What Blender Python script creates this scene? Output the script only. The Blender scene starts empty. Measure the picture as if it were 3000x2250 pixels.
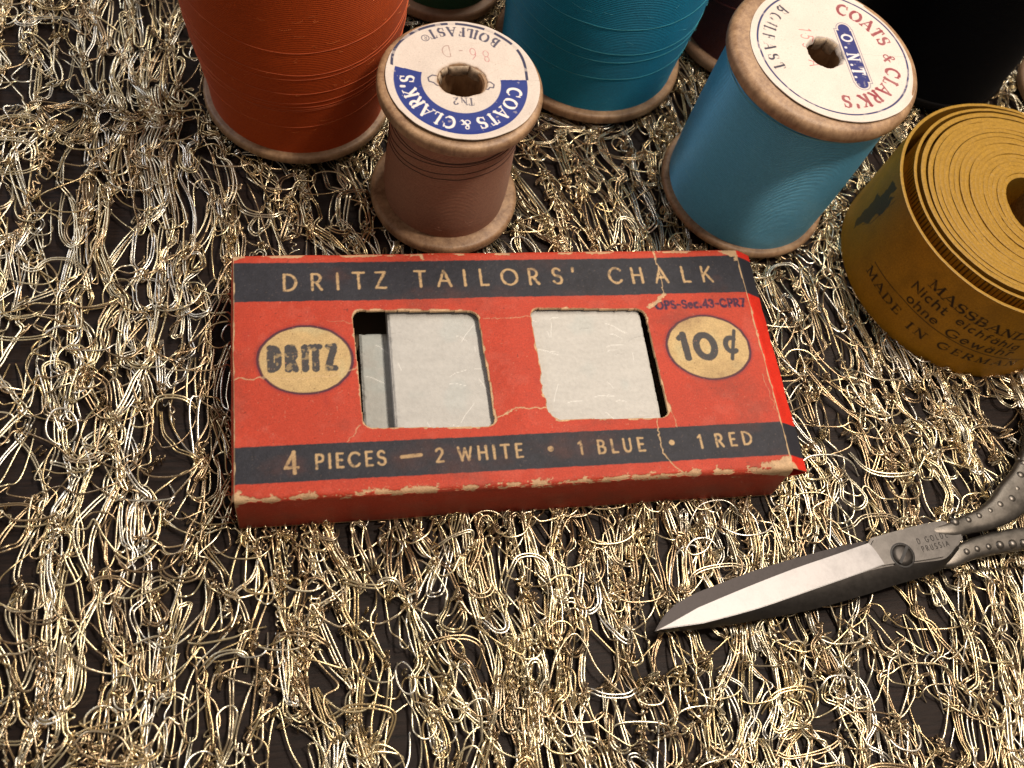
import bpy, bmesh, math, random
import numpy as np
from mathutils import Vector, Matrix

random.seed(7)
RNG = np.random.default_rng(11)
PI = math.pi
C = bpy.context.scene.collection
SC = bpy.context.scene
# one Blender unit is one centimetre in this close-up
SC.unit_settings.scale_length = 0.01

# ------------------------------------------------------------------ camera
cd = bpy.data.cameras.new('camera')
cam = bpy.data.objects.new('camera', cd)
C.objects.link(cam)
RM = ((0.97944381, 0.12369695, 0.15933891),      # camera right, in the world
      (-0.12369695, 0.88696167, -0.44496973),
      (0.19827119, 0.44496973, 0.87332152))
ax = Vector((0.97944381, -0.12369695, 0.15933891))
dn = Vector((-0.03712621, -0.88696167, -0.46034839))
fw = Vector((0.19827119, 0.44496973, -0.87332152))
m = Matrix.Identity(4)
for i in range(3):
    m[i][0] = ax[i]; m[i][1] = -dn[i]; m[i][2] = -fw[i]
m.translation = Vector((1.18197281, -6.11584597, 16.95126673))
cam.matrix_world = m
cd.sensor_width = 36.0
cd.lens = 35.95
cd.clip_start = 0.1
cd.clip_end = 500
cd.dof.use_dof = True
cd.dof.focus_distance = 18.5
cd.dof.aperture_fstop = 0.30
SC.camera = cam

# ------------------------------------------------------------------ world, lamps, exposure
w = bpy.data.worlds.new('World'); SC.world = w
w.use_nodes = True
bgn = w.node_tree.nodes['Background']
bgn.inputs[0].default_value = (1.0, 0.86, 0.72, 1)
bgn.inputs[1].default_value = 0.27

def area(name, loc, target, size, power, col):
    l = bpy.data.lights.new(name, 'AREA'); l.shape = 'DISK'; l.size = size
    l.energy = power; l.color = col
    o = bpy.data.objects.new(name, l); C.objects.link(o)
    o.location = loc
    o.rotation_euler = (Vector(target) - Vector(loc)).to_track_quat('-Z', 'Y').to_euler()
    return o
kl = area('ceiling_lamp', (20, 19, 42), (20, 19, 0), 7, 23000, (1.0, 0.90, 0.77))      # overhead lamp, stretched lengthwise so the net strands gleam
kl.data.shape = 'RECTANGLE'; kl.data.size = 7; kl.data.size_y = 36; kl.rotation_euler = (0, 0, 0)
area('second_lamp', (22, 0, 42), (9, 5, 1), 4, 11000, (1.0, 0.84, 0.68))
area('back_left_fill', (-26, 30, 26), (3, 4, 0), 16, 3600, (0.86, 0.90, 1.0))  # unseen soft cool fill added from the back left
SC.view_settings.view_transform = 'Standard'
SC.view_settings.look = 'None'
SC.view_settings.exposure = 0.0
SC.view_settings.gamma = 1.0
SC.view_settings.use_curve_mapping = False

# ------------------------------------------------------------------ helpers
def tag(o, label=None, cat=None, group=None, kind=None):
    if label: o['label'] = label
    if cat: o['category'] = cat
    if group: o['group'] = group
    if kind: o['kind'] = kind
    return o
def empty(name, loc=(0, 0, 0)):
    o = bpy.data.objects.new(name, None); C.objects.link(o); o.location = loc
    o.empty_display_size = 0.5
    return o
def link(name, me, mat, parent=None):
    o = bpy.data.objects.new(name, me); C.objects.link(o)
    if mat: me.materials.append(mat)
    if parent: o.parent = parent
    return o
def raw_mesh(name, V, F, col=None, smooth=True, sharp=None):
    """V (n,3), F (k,4) or (k,3) int arrays"""
    V = np.asarray(V, dtype=np.float32); F = np.asarray(F, dtype=np.int32)
    me = bpy.data.meshes.new(name)
    k, s = F.shape
    me.vertices.add(len(V)); me.vertices.foreach_set('co', V.ravel())
    me.loops.add(k * s); me.loops.foreach_set('vertex_index', F.ravel())
    me.polygons.add(k)
    me.polygons.foreach_set('loop_start', np.arange(0, k * s, s, dtype=np.int32))
    me.polygons.foreach_set('loop_total', np.full(k, s, dtype=np.int32))
    me.update(calc_edges=True); me.validate()
    me.polygons.foreach_set('use_smooth', np.full(len(me.polygons), smooth))
    if col is not None:
        a = me.color_attributes.new('Col', 'FLOAT_COLOR', 'POINT')
        cc = np.ones((len(V), 4), dtype=np.float32); cc[:, :3] = col
        a.data.foreach_set('color', cc.ravel())
    if sharp is not None: me.set_sharp_from_angle(angle=math.radians(sharp))
    return me
def py_mesh(name, V, F, smooth=True, sharp=40):
    me = bpy.data.meshes.new(name); me.from_pydata([tuple(v) for v in V], [], F); me.update()
    bm = bmesh.new(); bm.from_mesh(me); bmesh.ops.recalc_face_normals(bm, faces=bm.faces); bm.to_mesh(me); bm.free()
    for p in me.polygons: p.use_smooth = smooth
    if sharp: me.set_sharp_from_angle(angle=math.radians(sharp))
    return me
def grid_mesh(name, P, col, keep=None, wall=None, wallcol=(.5, .38, .22)):
    """P (n,m,3) points, col (n,m,3); keep (n-1,m-1) cell mask; wall = drop vector on all open edges"""
    n, m_ = P.shape[:2]
    idx = np.arange(n * m_).reshape(n, m_)
    q = np.stack([idx[:-1, :-1], idx[1:, :-1], idx[1:, 1:], idx[:-1, 1:]], -1)
    if keep is None: keep = np.ones((n - 1, m_ - 1), bool)
    F = q[keep]
    V = P.reshape(-1, 3); Cc = col.reshape(-1, 3)
    if wall is not None:
        E = []
        kp = np.zeros((n + 1, m_ + 1), bool); kp[1:-1, 1:-1] = keep
        for (di, dj, a, b) in ((-1, 0, 0, 3), (1, 0, 2, 1), (0, -1, 1, 0), (0, 1, 3, 2)):
            nb = kp[1 + di:n + di, 1 + dj:m_ + dj]
            s = keep & ~nb
            E.append(np.stack([q[s][:, a], q[s][:, b]], -1))
        E = np.concatenate(E)
        # a,b order gives each open edge
        vi = np.unique(E); mp = {}
        rem = np.full(len(V), -1); rem[vi] = len(V) + np.arange(len(vi))
        V2 = V[vi] + np.array(wall)
        V = np.concatenate([V, V2]); Cc = np.concatenate([Cc, np.tile(np.array(wallcol, float), (len(vi), 1))])
        F = np.concatenate([F, np.stack([E[:, 0], E[:, 1], rem[E[:, 1]], rem[E[:, 0]]], -1)])
    used = np.unique(F); rm = np.full(len(V), -1); rm[used] = np.arange(len(used))
    return raw_mesh(name, V[used], rm[F], Cc[used])
def lathe(name, prof, seg=96, col=None, closed=False, sharp=35):
    V = []; F = []
    n = len(prof)
    a = np.linspace(0, 2 * PI, seg, endpoint=False)
    pr = np.array(prof, float)
    V = np.stack([np.outer(np.cos(a), pr[:, 0]), np.outer(np.sin(a), pr[:, 0]), np.tile(pr[:, 1], (seg, 1))], -1).reshape(-1, 3)
    kk = n if closed else n - 1
    i = np.arange(seg)[:, None]; j = np.arange(kk)[None, :]
    i2 = (i + 1) % seg; j2 = (j + 1) % n
    F = np.stack([i * n + j, i2 * n + j, i2 * n + j2, i * n + j2], -1).reshape(-1, 4)
    return raw_mesh(name, V, F, sharp=sharp)
# ---- value noise
def _h(ix, iy, seed):
    h = (ix.astype(np.int64) * 374761393 + iy.astype(np.int64) * 668265263 + seed * 974634777) & 0xffffffff
    h = ((h ^ (h >> 13)) * 1274126177) & 0xffffffff
    h = (h ^ (h >> 16)) & 0xffffffff
    return h / 4294967295.0
def vn(x, y, seed=0):
    x = np.asarray(x, float); y = np.asarray(y, float)
    ix = np.floor(x); iy = np.floor(y); fx = x - ix; fy = y - iy
    fx = fx * fx * (3 - 2 * fx); fy = fy * fy * (3 - 2 * fy)
    a = _h(ix, iy, seed); b = _h(ix + 1, iy, seed); c = _h(ix, iy + 1, seed); d = _h(ix + 1, iy + 1, seed)
    return (a * (1 - fx) + b * fx) * (1 - fy) + (c * (1 - fx) + d * fx) * fy
def fbm(x, y, seed=0, oct=4):
    s = 0; a = .5; t = 0
    for k in range(oct):
        s = s + a * vn(np.asarray(x) * 2 ** k, np.asarray(y) * 2 ** k, seed + k * 17); t += a; a *= .55
    return s / t
def sst(a, b, x):
    t = np.clip((x - a) / (b - a), 0, 1); return t * t * (3 - 2 * t)
def mixc(col, c2, m_):
    return col * (1 - m_[..., None]) + np.array(c2, float) * m_[..., None]
def seg_d(X, Y, pts):
    d = np.full(X.shape, 1e9)
    for (x0, y0), (x1, y1) in zip(pts[:-1], pts[1:]):
        dx, dy = x1 - x0, y1 - y0; L = dx * dx + dy * dy + 1e-12
        t = np.clip(((X - x0) * dx + (Y - y0) * dy) / L, 0, 1)
        d = np.minimum(d, np.hypot(X - x0 - t * dx, Y - y0 - t * dy))
    return d

# ------------------------------------------------------------------ stroke letters
def arc(cx, cy, rx, ry, a0, a1, n=14):
    return [(cx + rx * math.cos(math.radians(a0 + (a1 - a0) * k / n)), cy + ry * math.sin(math.radians(a0 + (a1 - a0) * k / n))) for k in range(n + 1)]
# char: (width, thick strokes, thin strokes, serifs)
G = {
 'A': (.74, [[(.37, 1), (.72, 0)]], [[(.02, 0), (.37, 1)], [(.14, .33), (.60, .33)]], [[(-.07, 0), (.15, 0)], [(.56, 0), (.84, 0)]]),
 'B': (.58, [[(.08, 0), (.08, 1)], arc(.30, .26, .25, .26, 80, -80)], [[(.08, 1), (.28, 1)], arc(.28, .76, .21, .24, 90, -90), [(.28, .52), (.08, .52)], [(.08, 0), (.3, 0)]], [[(-.05, 0), (.2, 0)], [(-.05, 1), (.2, 1)]]),
 'C': (.78, [arc(.43, .5, .39, .5, 80, 280)], [arc(.43, .5, .39, .5, 42, 80), arc(.43, .5, .39, .5, 280, 318)], [[(.74, .70), (.74, .98)]]),
 'D': (.72, [[(.08, 0), (.08, 1)], arc(.24, .5, .44, .5, 60, -60)], [[(.08, 1), (.24, 1)], arc(.24, .5, .44, .5, 90, 60), arc(.24, .5, .44, .5, -60, -90), [(.24, 0), (.08, 0)]], [[(-.05, 0), (.2, 0)], [(-.05, 1), (.2, 1)]]),
 'E': (.5, [[(.08, 0), (.08, 1)]], [[(.08, 1), (.47, 1)], [(.08, .52), (.4, .52)], [(.08, 0), (.48, 0)]], [[(-.05, 0), (.2, 0)], [(-.05, 1), (.2, 1)], [(.47, .82), (.47, 1)], [(.5, 0), (.5, .2)]]),
 'F': (.48, [[(.08, 0), (.08, 1)]], [[(.08, 1), (.46, 1)], [(.08, .52), (.38, .52)]], [[(-.05, 0), (.22, 0)], [(-.05, 1), (.2, 1)], [(.46, .8), (.46, 1)], [(.38, .42), (.38, .62)]]),
 'G': (.82, [arc(.43, .5, .39, .5, 80, 280)], [arc(.43, .5, .39, .5, 42, 80), arc(.43, .5, .39, .5, 280, 325), [(.76, .2), (.76, .45)], [(.5, .45), (.78, .45)]], [[(.74, .72), (.74, .98)]]),
 'H': (.68, [[(.07, 0), (.07, 1)], [(.61, 0), (.61, 1)]], [[(.07, .52), (.61, .52)]], [[(-.06, 0), (.2, 0)], [(-.06, 1), (.2, 1)], [(.48, 0), (.74, 0)], [(.48, 1), (.74, 1)]]),
 'I': (.16, [[(.08, 0), (.08, 1)]], [], [[(-.06, 0), (.22, 0)], [(-.06, 1), (.22, 1)]]),
 'J': (.4, [[(.3, 1), (.3, .2)]], [arc(.16, .2, .14, .2, 0, -150)], [[(.16, 1), (.44, 1)]]),
 'K': (.62, [[(.07, 0), (.07, 1)], [(.24, .58), (.6, 0)]], [[(.56, 1), (.08, .38)]], [[(-.06, 0), (.2, 0)], [(-.06, 1), (.2, 1)], [(.44, 1), (.68, 1)], [(.46, 0), (.72, 0)]]),
 'L': (.46, [[(.08, 0), (.08, 1)]], [[(.08, 0), (.46, 0)]], [[(-.05, 0), (.2, 0)], [(-.05, 1), (.22, 1)], [(.48, 0), (.48, .24)]]),
 'M': (.86, [[(.10, 1), (.43, .1)], [(.78, 0), (.76, 1)]], [[(.08, 0), (.10, 1)], [(.43, .1), (.76, 1)]], [[(-.04, 0), (.18, 0)], [(-.03, 1), (.14, 1)], [(.66, 0), (.9, 0)], [(.72, 1), (.88, 1)]]),
 'N': (.7, [[(.09, 1), (.62, 0)]], [[(.09, 0), (.09, 1)], [(.62, 0), (.62, 1)]], [[(-.04, 0), (.22, 0)], [(-.04, 1), (.12, 1)], [(.5, 1), (.76, 1)]]),
 'O': (.86, [arc(.43, .5, .39, .5, 125, 235), arc(.43, .5, .39, .5, -55, 55)], [arc(.43, .5, .39, .5, 55, 125), arc(.43, .5, .39, .5, 235, 305)], []),
 'P': (.54, [[(.08, 0), (.08, 1)], arc(.28, .74, .24, .26, 70, -70)], [[(.08, 1), (.28, 1)], arc(.28, .74, .24, .26, 90, 70), arc(.28, .74, .24, .26, -70, -90), [(.28, .48), (.08, .48)]], [[(-.05, 0), (.22, 0)], [(-.05, 1), (.2, 1)]]),
 'R': (.60, [[(.08, 0), (.08, 1)], arc(.28, .74, .23, .26, 70, -70), [(.28, .48), (.56, 0)]], [[(.08, 1), (.28, 1)], arc(.28, .74, .23, .26, 90, 70), arc(.28, .74, .23, .26, -70, -90), [(.28, .48), (.08, .48)]], [[(-.05, 0), (.22, 0)], [(-.05, 1), (.2, 1)], [(.46, 0), (.66, 0)]]),
 'S': (.54, [arc(.27, .745, .22, .24, 110, 250, 8)[2:] + arc(.26, .245, .25, .26, 80, -60, 8)[1:]], [arc(.27, .75, .22, .25, 30, 150, 10), arc(.26, .25, .25, .25, -60, -155, 8)], [[(.48, .72), (.48, .98)], [(.02, .02), (.02, .3)]]),
 'T': (.62, [[(.31, 0), (.31, 1)]], [[(.02, 1), (.60, 1)]], [[(.18, 0), (.44, 0)], [(.01, .78), (.03, 1)], [(.61, .78), (.59, 1)]]),
 'U': (.66, [[(.08, 1), (.08, .3)] + arc(.32, .3, .24, .3, 180, 270, 6)], [arc(.32, .3, .24, .3, 270, 360, 6) + [(.56, 1)]], [[(-.05, 1), (.2, 1)], [(.46, 1), (.68, 1)]]),
 'V': (.7, [[(.04, 1), (.35, 0)]], [[(.35, 0), (.66, 1)]], [[(-.05, 1), (.16, 1)], [(.56, 1), (.76, 1)]]),
 'W': (.98, [[(.03, 1), (.25, 0)], [(.49, .9), (.73, 0)]], [[(.25, 0), (.49, .9)], [(.73, 0), (.95, 1)]], []),
 'Z': (.58, [[(.54, 1), (.04, 0)]], [[(.05, 1), (.54, 1)], [(.04, 0), (.57, 0)]], []),
 '0': (.62, [arc(.31, .5, .26, .5, 0, 360, 24)], [], []),
 '1': (.34, [[(.22, 0), (.22, 1)]], [[(.22, 1), (.04, .84)]], []),
 '2': (.52, [arc(.26, .72, .22, .27, 160, -20, 10) + [(.05, 0)]], [[(.04, 0), (.5, 0)]], []),
 '3': (.5, [arc(.22, .74, .22, .25, 150, -80, 10), arc(.22, .26, .25, .27, 80, -150, 10)], [], []),
 '4': (.62, [[(.44, 0), (.44, 1)]], [[(.44, 1), (.04, .26), (.6, .26)]], []),
 '5': (.5, [arc(.22, .33, .25, .33, 110, -140, 12)], [[(.44, 1), (.12, 1), (.1, .6)]], []),
 '6': (.54, [arc(.27, .3, .22, .3, 0, 360, 20)], [[(.06, .34), (.12, .7), (.40, 1)]], []),
 '7': (.5, [[(.48, 1), (.16, 0)]], [[(.03, 1), (.48, 1)]], []),
 '8': (.52, [arc(.26, .27, .22, .27, 0, 360, 20)], [arc(.26, .76, .18, .23, 0, 360, 20)], []),
 '&': (.8, [[(.74, .02), (.24, .66)]], [arc(.36, .82, .15, .17, 220, -60, 14) + [(.2, .42)] + arc(.28, .23, .23, .23, 140, 300, 10) + [(.6, .25), (.72, .46)]], [[(.6, .48), (.84, .48)], [(.66, .02), (.86, .02)]]),
 "'": (.2, [[(.1, 1), (.07, .78)]], [], []),
 '.': (.2, [[(.1, .03), (.1, .06)]], [], []),
 '-': (.4, [[(.06, .42), (.34, .42)]], [], []),
 'c': (.46, [arc(.24, .33, .2, .33, 60, 300, 12)], [], []),
 'e': (.5, [arc(.25, .33, .21, .33, 0, 310, 14)], [[(.04, .36), (.46, .36)]], []),
 'h': (.5, [[(.07, 0), (.07, 1)], arc(.25, .4, .18, .27, 180, 0, 8) + [(.43, 0)]], [], []),
 'i': (.18, [[(.09, 0), (.09, .64)], [(.09, .84), (.09, .88)]], [], []),
 'o': (.5, [arc(.25, .33, .21, .33, 0, 360, 16)], [], []),
 'n': (.5, [[(.07, 0), (.07, .66)], arc(.25, .4, .18, .27, 180, 0, 8) + [(.43, 0)]], [], []),
 't': (.36, [[(.15, .9), (.15, .1), (.26, 0), (.34, .06)]], [[(.02, .64), (.32, .64)]], []),
 'w': (.72, [[(.03, .66), (.19, 0), (.36, .6), (.53, 0), (.69, .66)]], [], []),
 'r': (.36, [[(.07, 0), (.07, .66)], arc(.22, .42, .15, .22, 170, 50, 6)], [], []),
 'g': (.5, [arc(.25, .33, .2, .31, 0, 360, 16)], [[(.45, .64), (.45, -.15)] + arc(.25, -.15, .2, .17, 0, -150, 8)], []),
 'f': (.34, [[(.12, 0), (.12, .8)] + arc(.25, .8, .13, .2, 180, 60, 6)], [[(.0, .62), (.28, .62)]], []),
 'a': (.5, [arc(.24, .32, .2, .31, 0, 360, 16), [(.45, .64), (.45, 0)]], [[(.14, .84), (.14, .88)], [(.34, .84), (.34, .88)]], []),
}
def ink_char(X, Y, ch, ox, oy, h, ang=0, wt=.12, thin=None, serif=0, xs=1.0, jit=.0, soft=None, seed=1):
    """coverage 0..1 of one letter whose lower-left corner is at ox,oy, height h, turned by ang degrees"""
    if ch not in G: return np.zeros(X.shape)
    wd, tk, tn, sf = G[ch]
    ca, sa = math.cos(math.radians(ang)), math.sin(math.radians(ang))
    lx = ((X - ox) * ca + (Y - oy) * sa) / h / xs; ly = (-(X - ox) * sa + (Y - oy) * ca) / h
    out = np.zeros(X.shape)
    s = (lx > -.35) & (lx < wd + .35) & (ly > -.55) & (ly < 1.35)
    if not s.any(): return out
    a = lx[s] * xs; b = ly[s]
    if thin is None: thin = wt
    nj = (fbm(X[s] * 18 / 1, Y[s] * 18, seed, 2) - .5) * jit
    d = np.full(a.shape, 9.)
    sc = lambda P: [(p[0] * xs, p[1]) for p in P]
    for P in tk: d = np.minimum(d, seg_d(a, b, sc(P)) - wt / 2)
    for P in tn: d = np.minimum(d, seg_d(a, b, sc(P)) - thin / 2)
    if serif:
        for P in sf: d = np.minimum(d, seg_d(a, b, sc(P)) - serif / 2)
    e = (soft if soft else .012) / h
    out[s] = np.clip(.5 - (d + nj) / e, 0, 1)
    return out
def ink_line(X, Y, txt, x0, x1, y0, h, y1=None, **k):
    """letters of txt spread evenly from x0 to x1; baseline y0 (to y1 at the end)"""
    xs = k.get('xs', 1.0)
    ws = [(G[c][0] if c in G else .45) * h * xs for c in txt]
    gap = (x1 - x0 - sum(ws)) / max(1, len(txt) - 1)
    out = np.zeros(X.shape); x = x0
    for i, c in enumerate(txt):
        yy = y0 + ((y1 - y0) * i / max(1, len(txt) - 1) if y1 is not None else 0)
        out = np.maximum(out, ink_char(X, Y, c, x, yy, h, seed=i, **k)); x += ws[i] + gap
    return out
def ink_arc(X, Y, txt, cx, cy, r, a0, a1, h, inward=False, **k):
    """letters on a circle of baseline radius r from angle a0 to a1 (degrees, centre of first and last letter)"""
    out = np.zeros(X.shape); n = len(txt)
    xs = k.get('xs', 1.0)
    ws = [(G[c][0] if c in G else .5) + .16 for c in txt]
    cum = [0]
    for i in range(1, n): cum.append(cum[-1] + (ws[i - 1] + ws[i]) / 2)
    for i, c in enumerate(txt):
        if c == ' ': continue
        a = a0 + (a1 - a0) * cum[i] / cum[-1]
        A = math.radians(a); wd = G[c][0] * h * xs
        rot = a - 90 if not inward else a + 90
        R = math.radians(rot)
        bx = cx + r * math.cos(A); by = cy + r * math.sin(A)
        out = np.maximum(out, ink_char(X, Y, c, bx - math.cos(R) * wd / 2, by - math.sin(R) * wd / 2, h, rot, seed=i, **k))
    return out

# ------------------------------------------------------------------ materials
def new_mat(name):
    m_ = bpy.data.materials.new(name); m_.use_nodes = True
    return m_, m_.node_tree.nodes, m_.node_tree.links, m_.node_tree.nodes['Principled BSDF']
def printed(name, rough=.55, bump=.15, scale=60, spec=.4, speck=.12, dist=.01, sheen=0):
    """colour comes from the printed pattern stored on the mesh, with fine fibre noise"""
    m_, N, L, p = new_mat(name)
    at = N.new('ShaderNodeVertexColor'); at.layer_name = 'Col'
    tc = N.new('ShaderNodeTexCoord')
    nz = N.new('ShaderNodeTexNoise'); nz.inputs['Scale'].default_value = scale; nz.inputs['Detail'].default_value = 5
    L.new(tc.outputs['Object'], nz.inputs['Vector'])
    mr = N.new('ShaderNodeMapRange'); mr.inputs[1].default_value = .3; mr.inputs[2].default_value = .7
    mr.inputs[3].default_value = 1 - speck; mr.inputs[4].default_value = 1 + speck
    L.new(nz.outputs['Fac'], mr.inputs[0])
    mx = N.new('ShaderNodeVectorMath'); mx.operation = 'SCALE'
    L.new(at.outputs['Color'], mx.inputs[0]); L.new(mr.outputs[0], mx.inputs['Scale'])
    L.new(mx.outputs[0], p.inputs['Base Color'])
    b = N.new('ShaderNodeBump'); b.inputs['Strength'].default_value = bump; b.inputs['Distance'].default_value = dist
    L.new(nz.outputs['Fac'], b.inputs['Height']); L.new(b.outputs[0], p.inputs['Normal'])
    p.inputs['Roughness'].default_value = rough; p.inputs['Specular IOR Level'].default_value = spec
    return m_
def wood(name, c1, c2, scale=6, rough=.5, stretch=(1, 1, .15), bump=.2):
    m_, N, L, p = new_mat(name)
    tc = N.new('ShaderNodeTexCoord'); mp = N.new('ShaderNodeMapping'); mp.inputs['Scale'].default_value = stretch
    L.new(tc.outputs['Object'], mp.inputs[0])
    nz = N.new('ShaderNodeTexNoise'); nz.inputs['Scale'].default_value = scale; nz.inputs['Detail'].default_value = 8; nz.inputs['Roughness'].default_value = .7
    L.new(mp.outputs[0], nz.inputs['Vector'])
    n2 = N.new('ShaderNodeTexNoise'); n2.inputs['Scale'].default_value = scale * .25; n2.inputs['Detail'].default_value = 3
    L.new(tc.outputs['Object'], n2.inputs['Vector'])
    ad = N.new('ShaderNodeMath'); ad.operation = 'ADD'; L.new(nz.outputs['Fac'], ad.inputs[0]); L.new(n2.outputs['Fac'], ad.inputs[1])
    cr = N.new('ShaderNodeValToRGB'); cr.color_ramp.elements[0].position = .38; cr.color_ramp.elements[1].position = .64
    hf = N.new('ShaderNodeMath'); hf.operation = 'MULTIPLY'; hf.inputs[1].default_value = .5
    L.new(ad.outputs[0], hf.inputs[0]); L.new(hf.outputs[0], cr.inputs[0])
    cr.color_ramp.elements[0].color = (*c1, 1); cr.color_ramp.elements[1].color = (*c2, 1)
    L.new(cr.outputs[0], p.inputs['Base Color'])
    b = N.new('ShaderNodeBump'); b.inputs['Strength'].default_value = bump; b.inputs['Distance'].default_value = .02
    L.new(nz.outputs['Fac'], b.inputs['Height']); L.new(b.outputs[0], p.inputs['Normal'])
    p.inputs['Roughness'].default_value = rough
    return m_
def thread(name, col, col2, rough=.5, aniso=.6, spec=.5, fine=95.0, metal=0.0, ridge=.55, rdist=.012):
    """wound sewing thread: fine turns round the axis, slight colour streaks, satin sheen"""
    m_, N, L, p = new_mat(name)
    tc = N.new('ShaderNodeTexCoord')
    mp = N.new('ShaderNodeMapping'); mp.inputs['Scale'].default_value = (3, 3, 22)
    L.new(tc.outputs['Object'], mp.inputs[0])
    nz = N.new('ShaderNodeTexNoise'); nz.inputs['Scale'].default_value = 1.6; nz.inputs['Detail'].default_value = 8; nz.inputs['Roughness'].default_value = .75
    L.new(mp.outputs[0], nz.inputs['Vector'])
    n3 = N.new('ShaderNodeTexNoise'); n3.inputs['Scale'].default_value = 26; n3.inputs['Detail'].default_value = 4
    L.new(tc.outputs['Object'], n3.inputs['Vector'])
    mixn = N.new('ShaderNodeMath'); mixn.operation = 'ADD'
    L.new(nz.outputs['Fac'], mixn.inputs[0]); L.new(n3.outputs['Fac'], mixn.inputs[1])
    hf = N.new('ShaderNodeMath'); hf.operation = 'MULTIPLY'; hf.inputs[1].default_value = .5; L.new(mixn.outputs[0], hf.inputs[0])
    cr = N.new('ShaderNodeValToRGB'); cr.color_ramp.elements[0].position = .36; cr.color_ramp.elements[1].position = .66
    cr.color_ramp.elements[0].color = (*col2, 1); cr.color_ramp.elements[1].color = (*col, 1)
    L.new(hf.outputs[0], cr.inputs[0]); L.new(cr.outputs[0], p.inputs['Base Color'])
    wv = N.new('ShaderNodeTexWave'); wv.bands_direction = 'Z'; wv.inputs['Scale'].default_value = 7.5
    wv.inputs['Distortion'].default_value = .3; wv.inputs['Detail'].default_value = 2
    L.new(tc.outputs['Object'], wv.inputs['Vector'])
    ad = N.new('ShaderNodeMath'); ad.operation = 'ADD'; L.new(wv.outputs['Fac'], ad.inputs[0])
    ml = N.new('ShaderNodeMath'); ml.operation = 'MULTIPLY'; ml.inputs[1].default_value = .35; L.new(nz.outputs['Fac'], ml.inputs[0]); L.new(ml.outputs[0], ad.inputs[1])
    b = N.new('ShaderNodeBump'); b.inputs['Strength'].default_value = ridge; b.inputs['Distance'].default_value = rdist
    L.new(ad.outputs[0], b.inputs['Height']); L.new(b.outputs[0], p.inputs['Normal'])
    tg = N.new('ShaderNodeTangent'); tg.direction_type = 'RADIAL'; tg.axis = 'Z'
    L.new(tg.outputs[0], p.inputs['Tangent'])
    p.inputs['Anisotropic'].default_value = aniso; p.inputs['Anisotropic Rotation'].default_value = .25
    p.inputs['Roughness'].default_value = rough; p.inputs['Specular IOR Level'].default_value = spec
    p.inputs['Metallic'].default_value = metal
    p.inputs['Sheen Weight'].default_value = .03; p.inputs['Sheen Roughness'].default_value = .4
    return m_
def plain(name, col, rough=.5, metal=0, spec=.5, nscale=0, namp=.15, bump=0):
    m_, N, L, p = new_mat(name)
    p.inputs['Base Color'].default_value = (*col, 1); p.inputs['Roughness'].default_value = rough
    p.inputs['Metallic'].default_value = metal; p.inputs['Specular IOR Level'].default_value = spec
    if nscale:
        tc = N.new('ShaderNodeTexCoord')
        nz = N.new('ShaderNodeTexNoise'); nz.inputs['Scale'].default_value = nscale; nz.inputs['Detail'].default_value = 6
        L.new(tc.outputs['Object'], nz.inputs['Vector'])
        cr = N.new('ShaderNodeValToRGB'); cr.color_ramp.elements[0].position = .35; cr.color_ramp.elements[1].position = .68
        cr.color_ramp.elements[0].color = (*[c * (1 - namp) for c in col], 1); cr.color_ramp.elements[1].color = (*[min(1, c * (1 + namp)) for c in col], 1)
        L.new(nz.outputs['Fac'], cr.inputs[0]); L.new(cr.outputs[0], p.inputs['Base Color'])
        if bump:
            b = N.new('ShaderNodeBump'); b.inputs['Strength'].default_value = bump; b.inputs['Distance'].default_value = .01
            L.new(nz.outputs['Fac'], b.inputs['Height']); L.new(b.outputs[0], p.inputs['Normal'])
    return m_
M_WOOD = wood('spool_birch', (.17, .09, .045), (.40, .25, .14), 13, .5, stretch=(1, 1, .3), bump=.4)
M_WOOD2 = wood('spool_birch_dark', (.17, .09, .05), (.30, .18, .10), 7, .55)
M_PAPER = printed('label_paper', .6, .25, 40, .3, .07)
M_CARD = printed('printed_card', .6, .3, 38, .22, .16, .012)
M_TAPE = printed('oilcloth_tape', .5, .35, 30, .25, .18)
M_CHALK = printed('chalk', .85, .5, 14, .15, .05, .02)
M_DARKCARD = plain('inner_card', (.12, .085, .05), .8)

# ------------------------------------------------------------------ table
tm, N, L, p = new_mat('dark_table_wood')
tc = N.new('ShaderNodeTexCoord'); mp = N.new('ShaderNodeMapping'); mp.inputs['Scale'].default_value = (.35, 5, 1); mp.inputs['Rotation'].default_value = (0, 0, .03)
L.new(tc.outputs['Object'], mp.inputs[0])
nz = N.new('ShaderNodeTexNoise'); nz.inputs['Scale'].default_value = 3.2; nz.inputs['Detail'].default_value = 10; nz.inputs['Roughness'].default_value = .72
L.new(mp.outputs[0], nz.inputs['Vector'])
cr = N.new('ShaderNodeValToRGB'); cr.color_ramp.elements[0].position = .35; cr.color_ramp.elements[1].position = .7
cr.color_ramp.elements[0].color = (.005, .0035, .0035, 1); cr.color_ramp.elements[1].color = (.026, .0150, .0115, 1)
L.new(nz.outputs['Fac'], cr.inputs[0]); L.new(cr.outputs[0], p.inputs['Base Color'])
b = N.new('ShaderNodeBump'); b.inputs['Strength'].default_value = .5; b.inputs['Distance'].default_value = .03
L.new(nz.outputs['Fac'], b.inputs['Height']); L.new(b.outputs[0], p.inputs['Normal'])
p.inputs['Roughness'].default_value = .5; p.inputs['Specular IOR Level'].default_value = .14
V = [(-60, -50, -.0), (80, -50, 0), (80, 80, 0), (-60, 80, 0), (-60, -50, -2.5), (80, -50, -2.5), (80, 80, -2.5), (-60, 80, -2.5)]
F = [(0, 1, 2, 3), (4, 7, 6, 5), (0, 4, 5, 1), (1, 5, 6, 2), (2, 6, 7, 3), (3, 7, 4, 0)]
t = link('table_top', py_mesh('table_top', V, F, False, None), tm)
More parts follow.
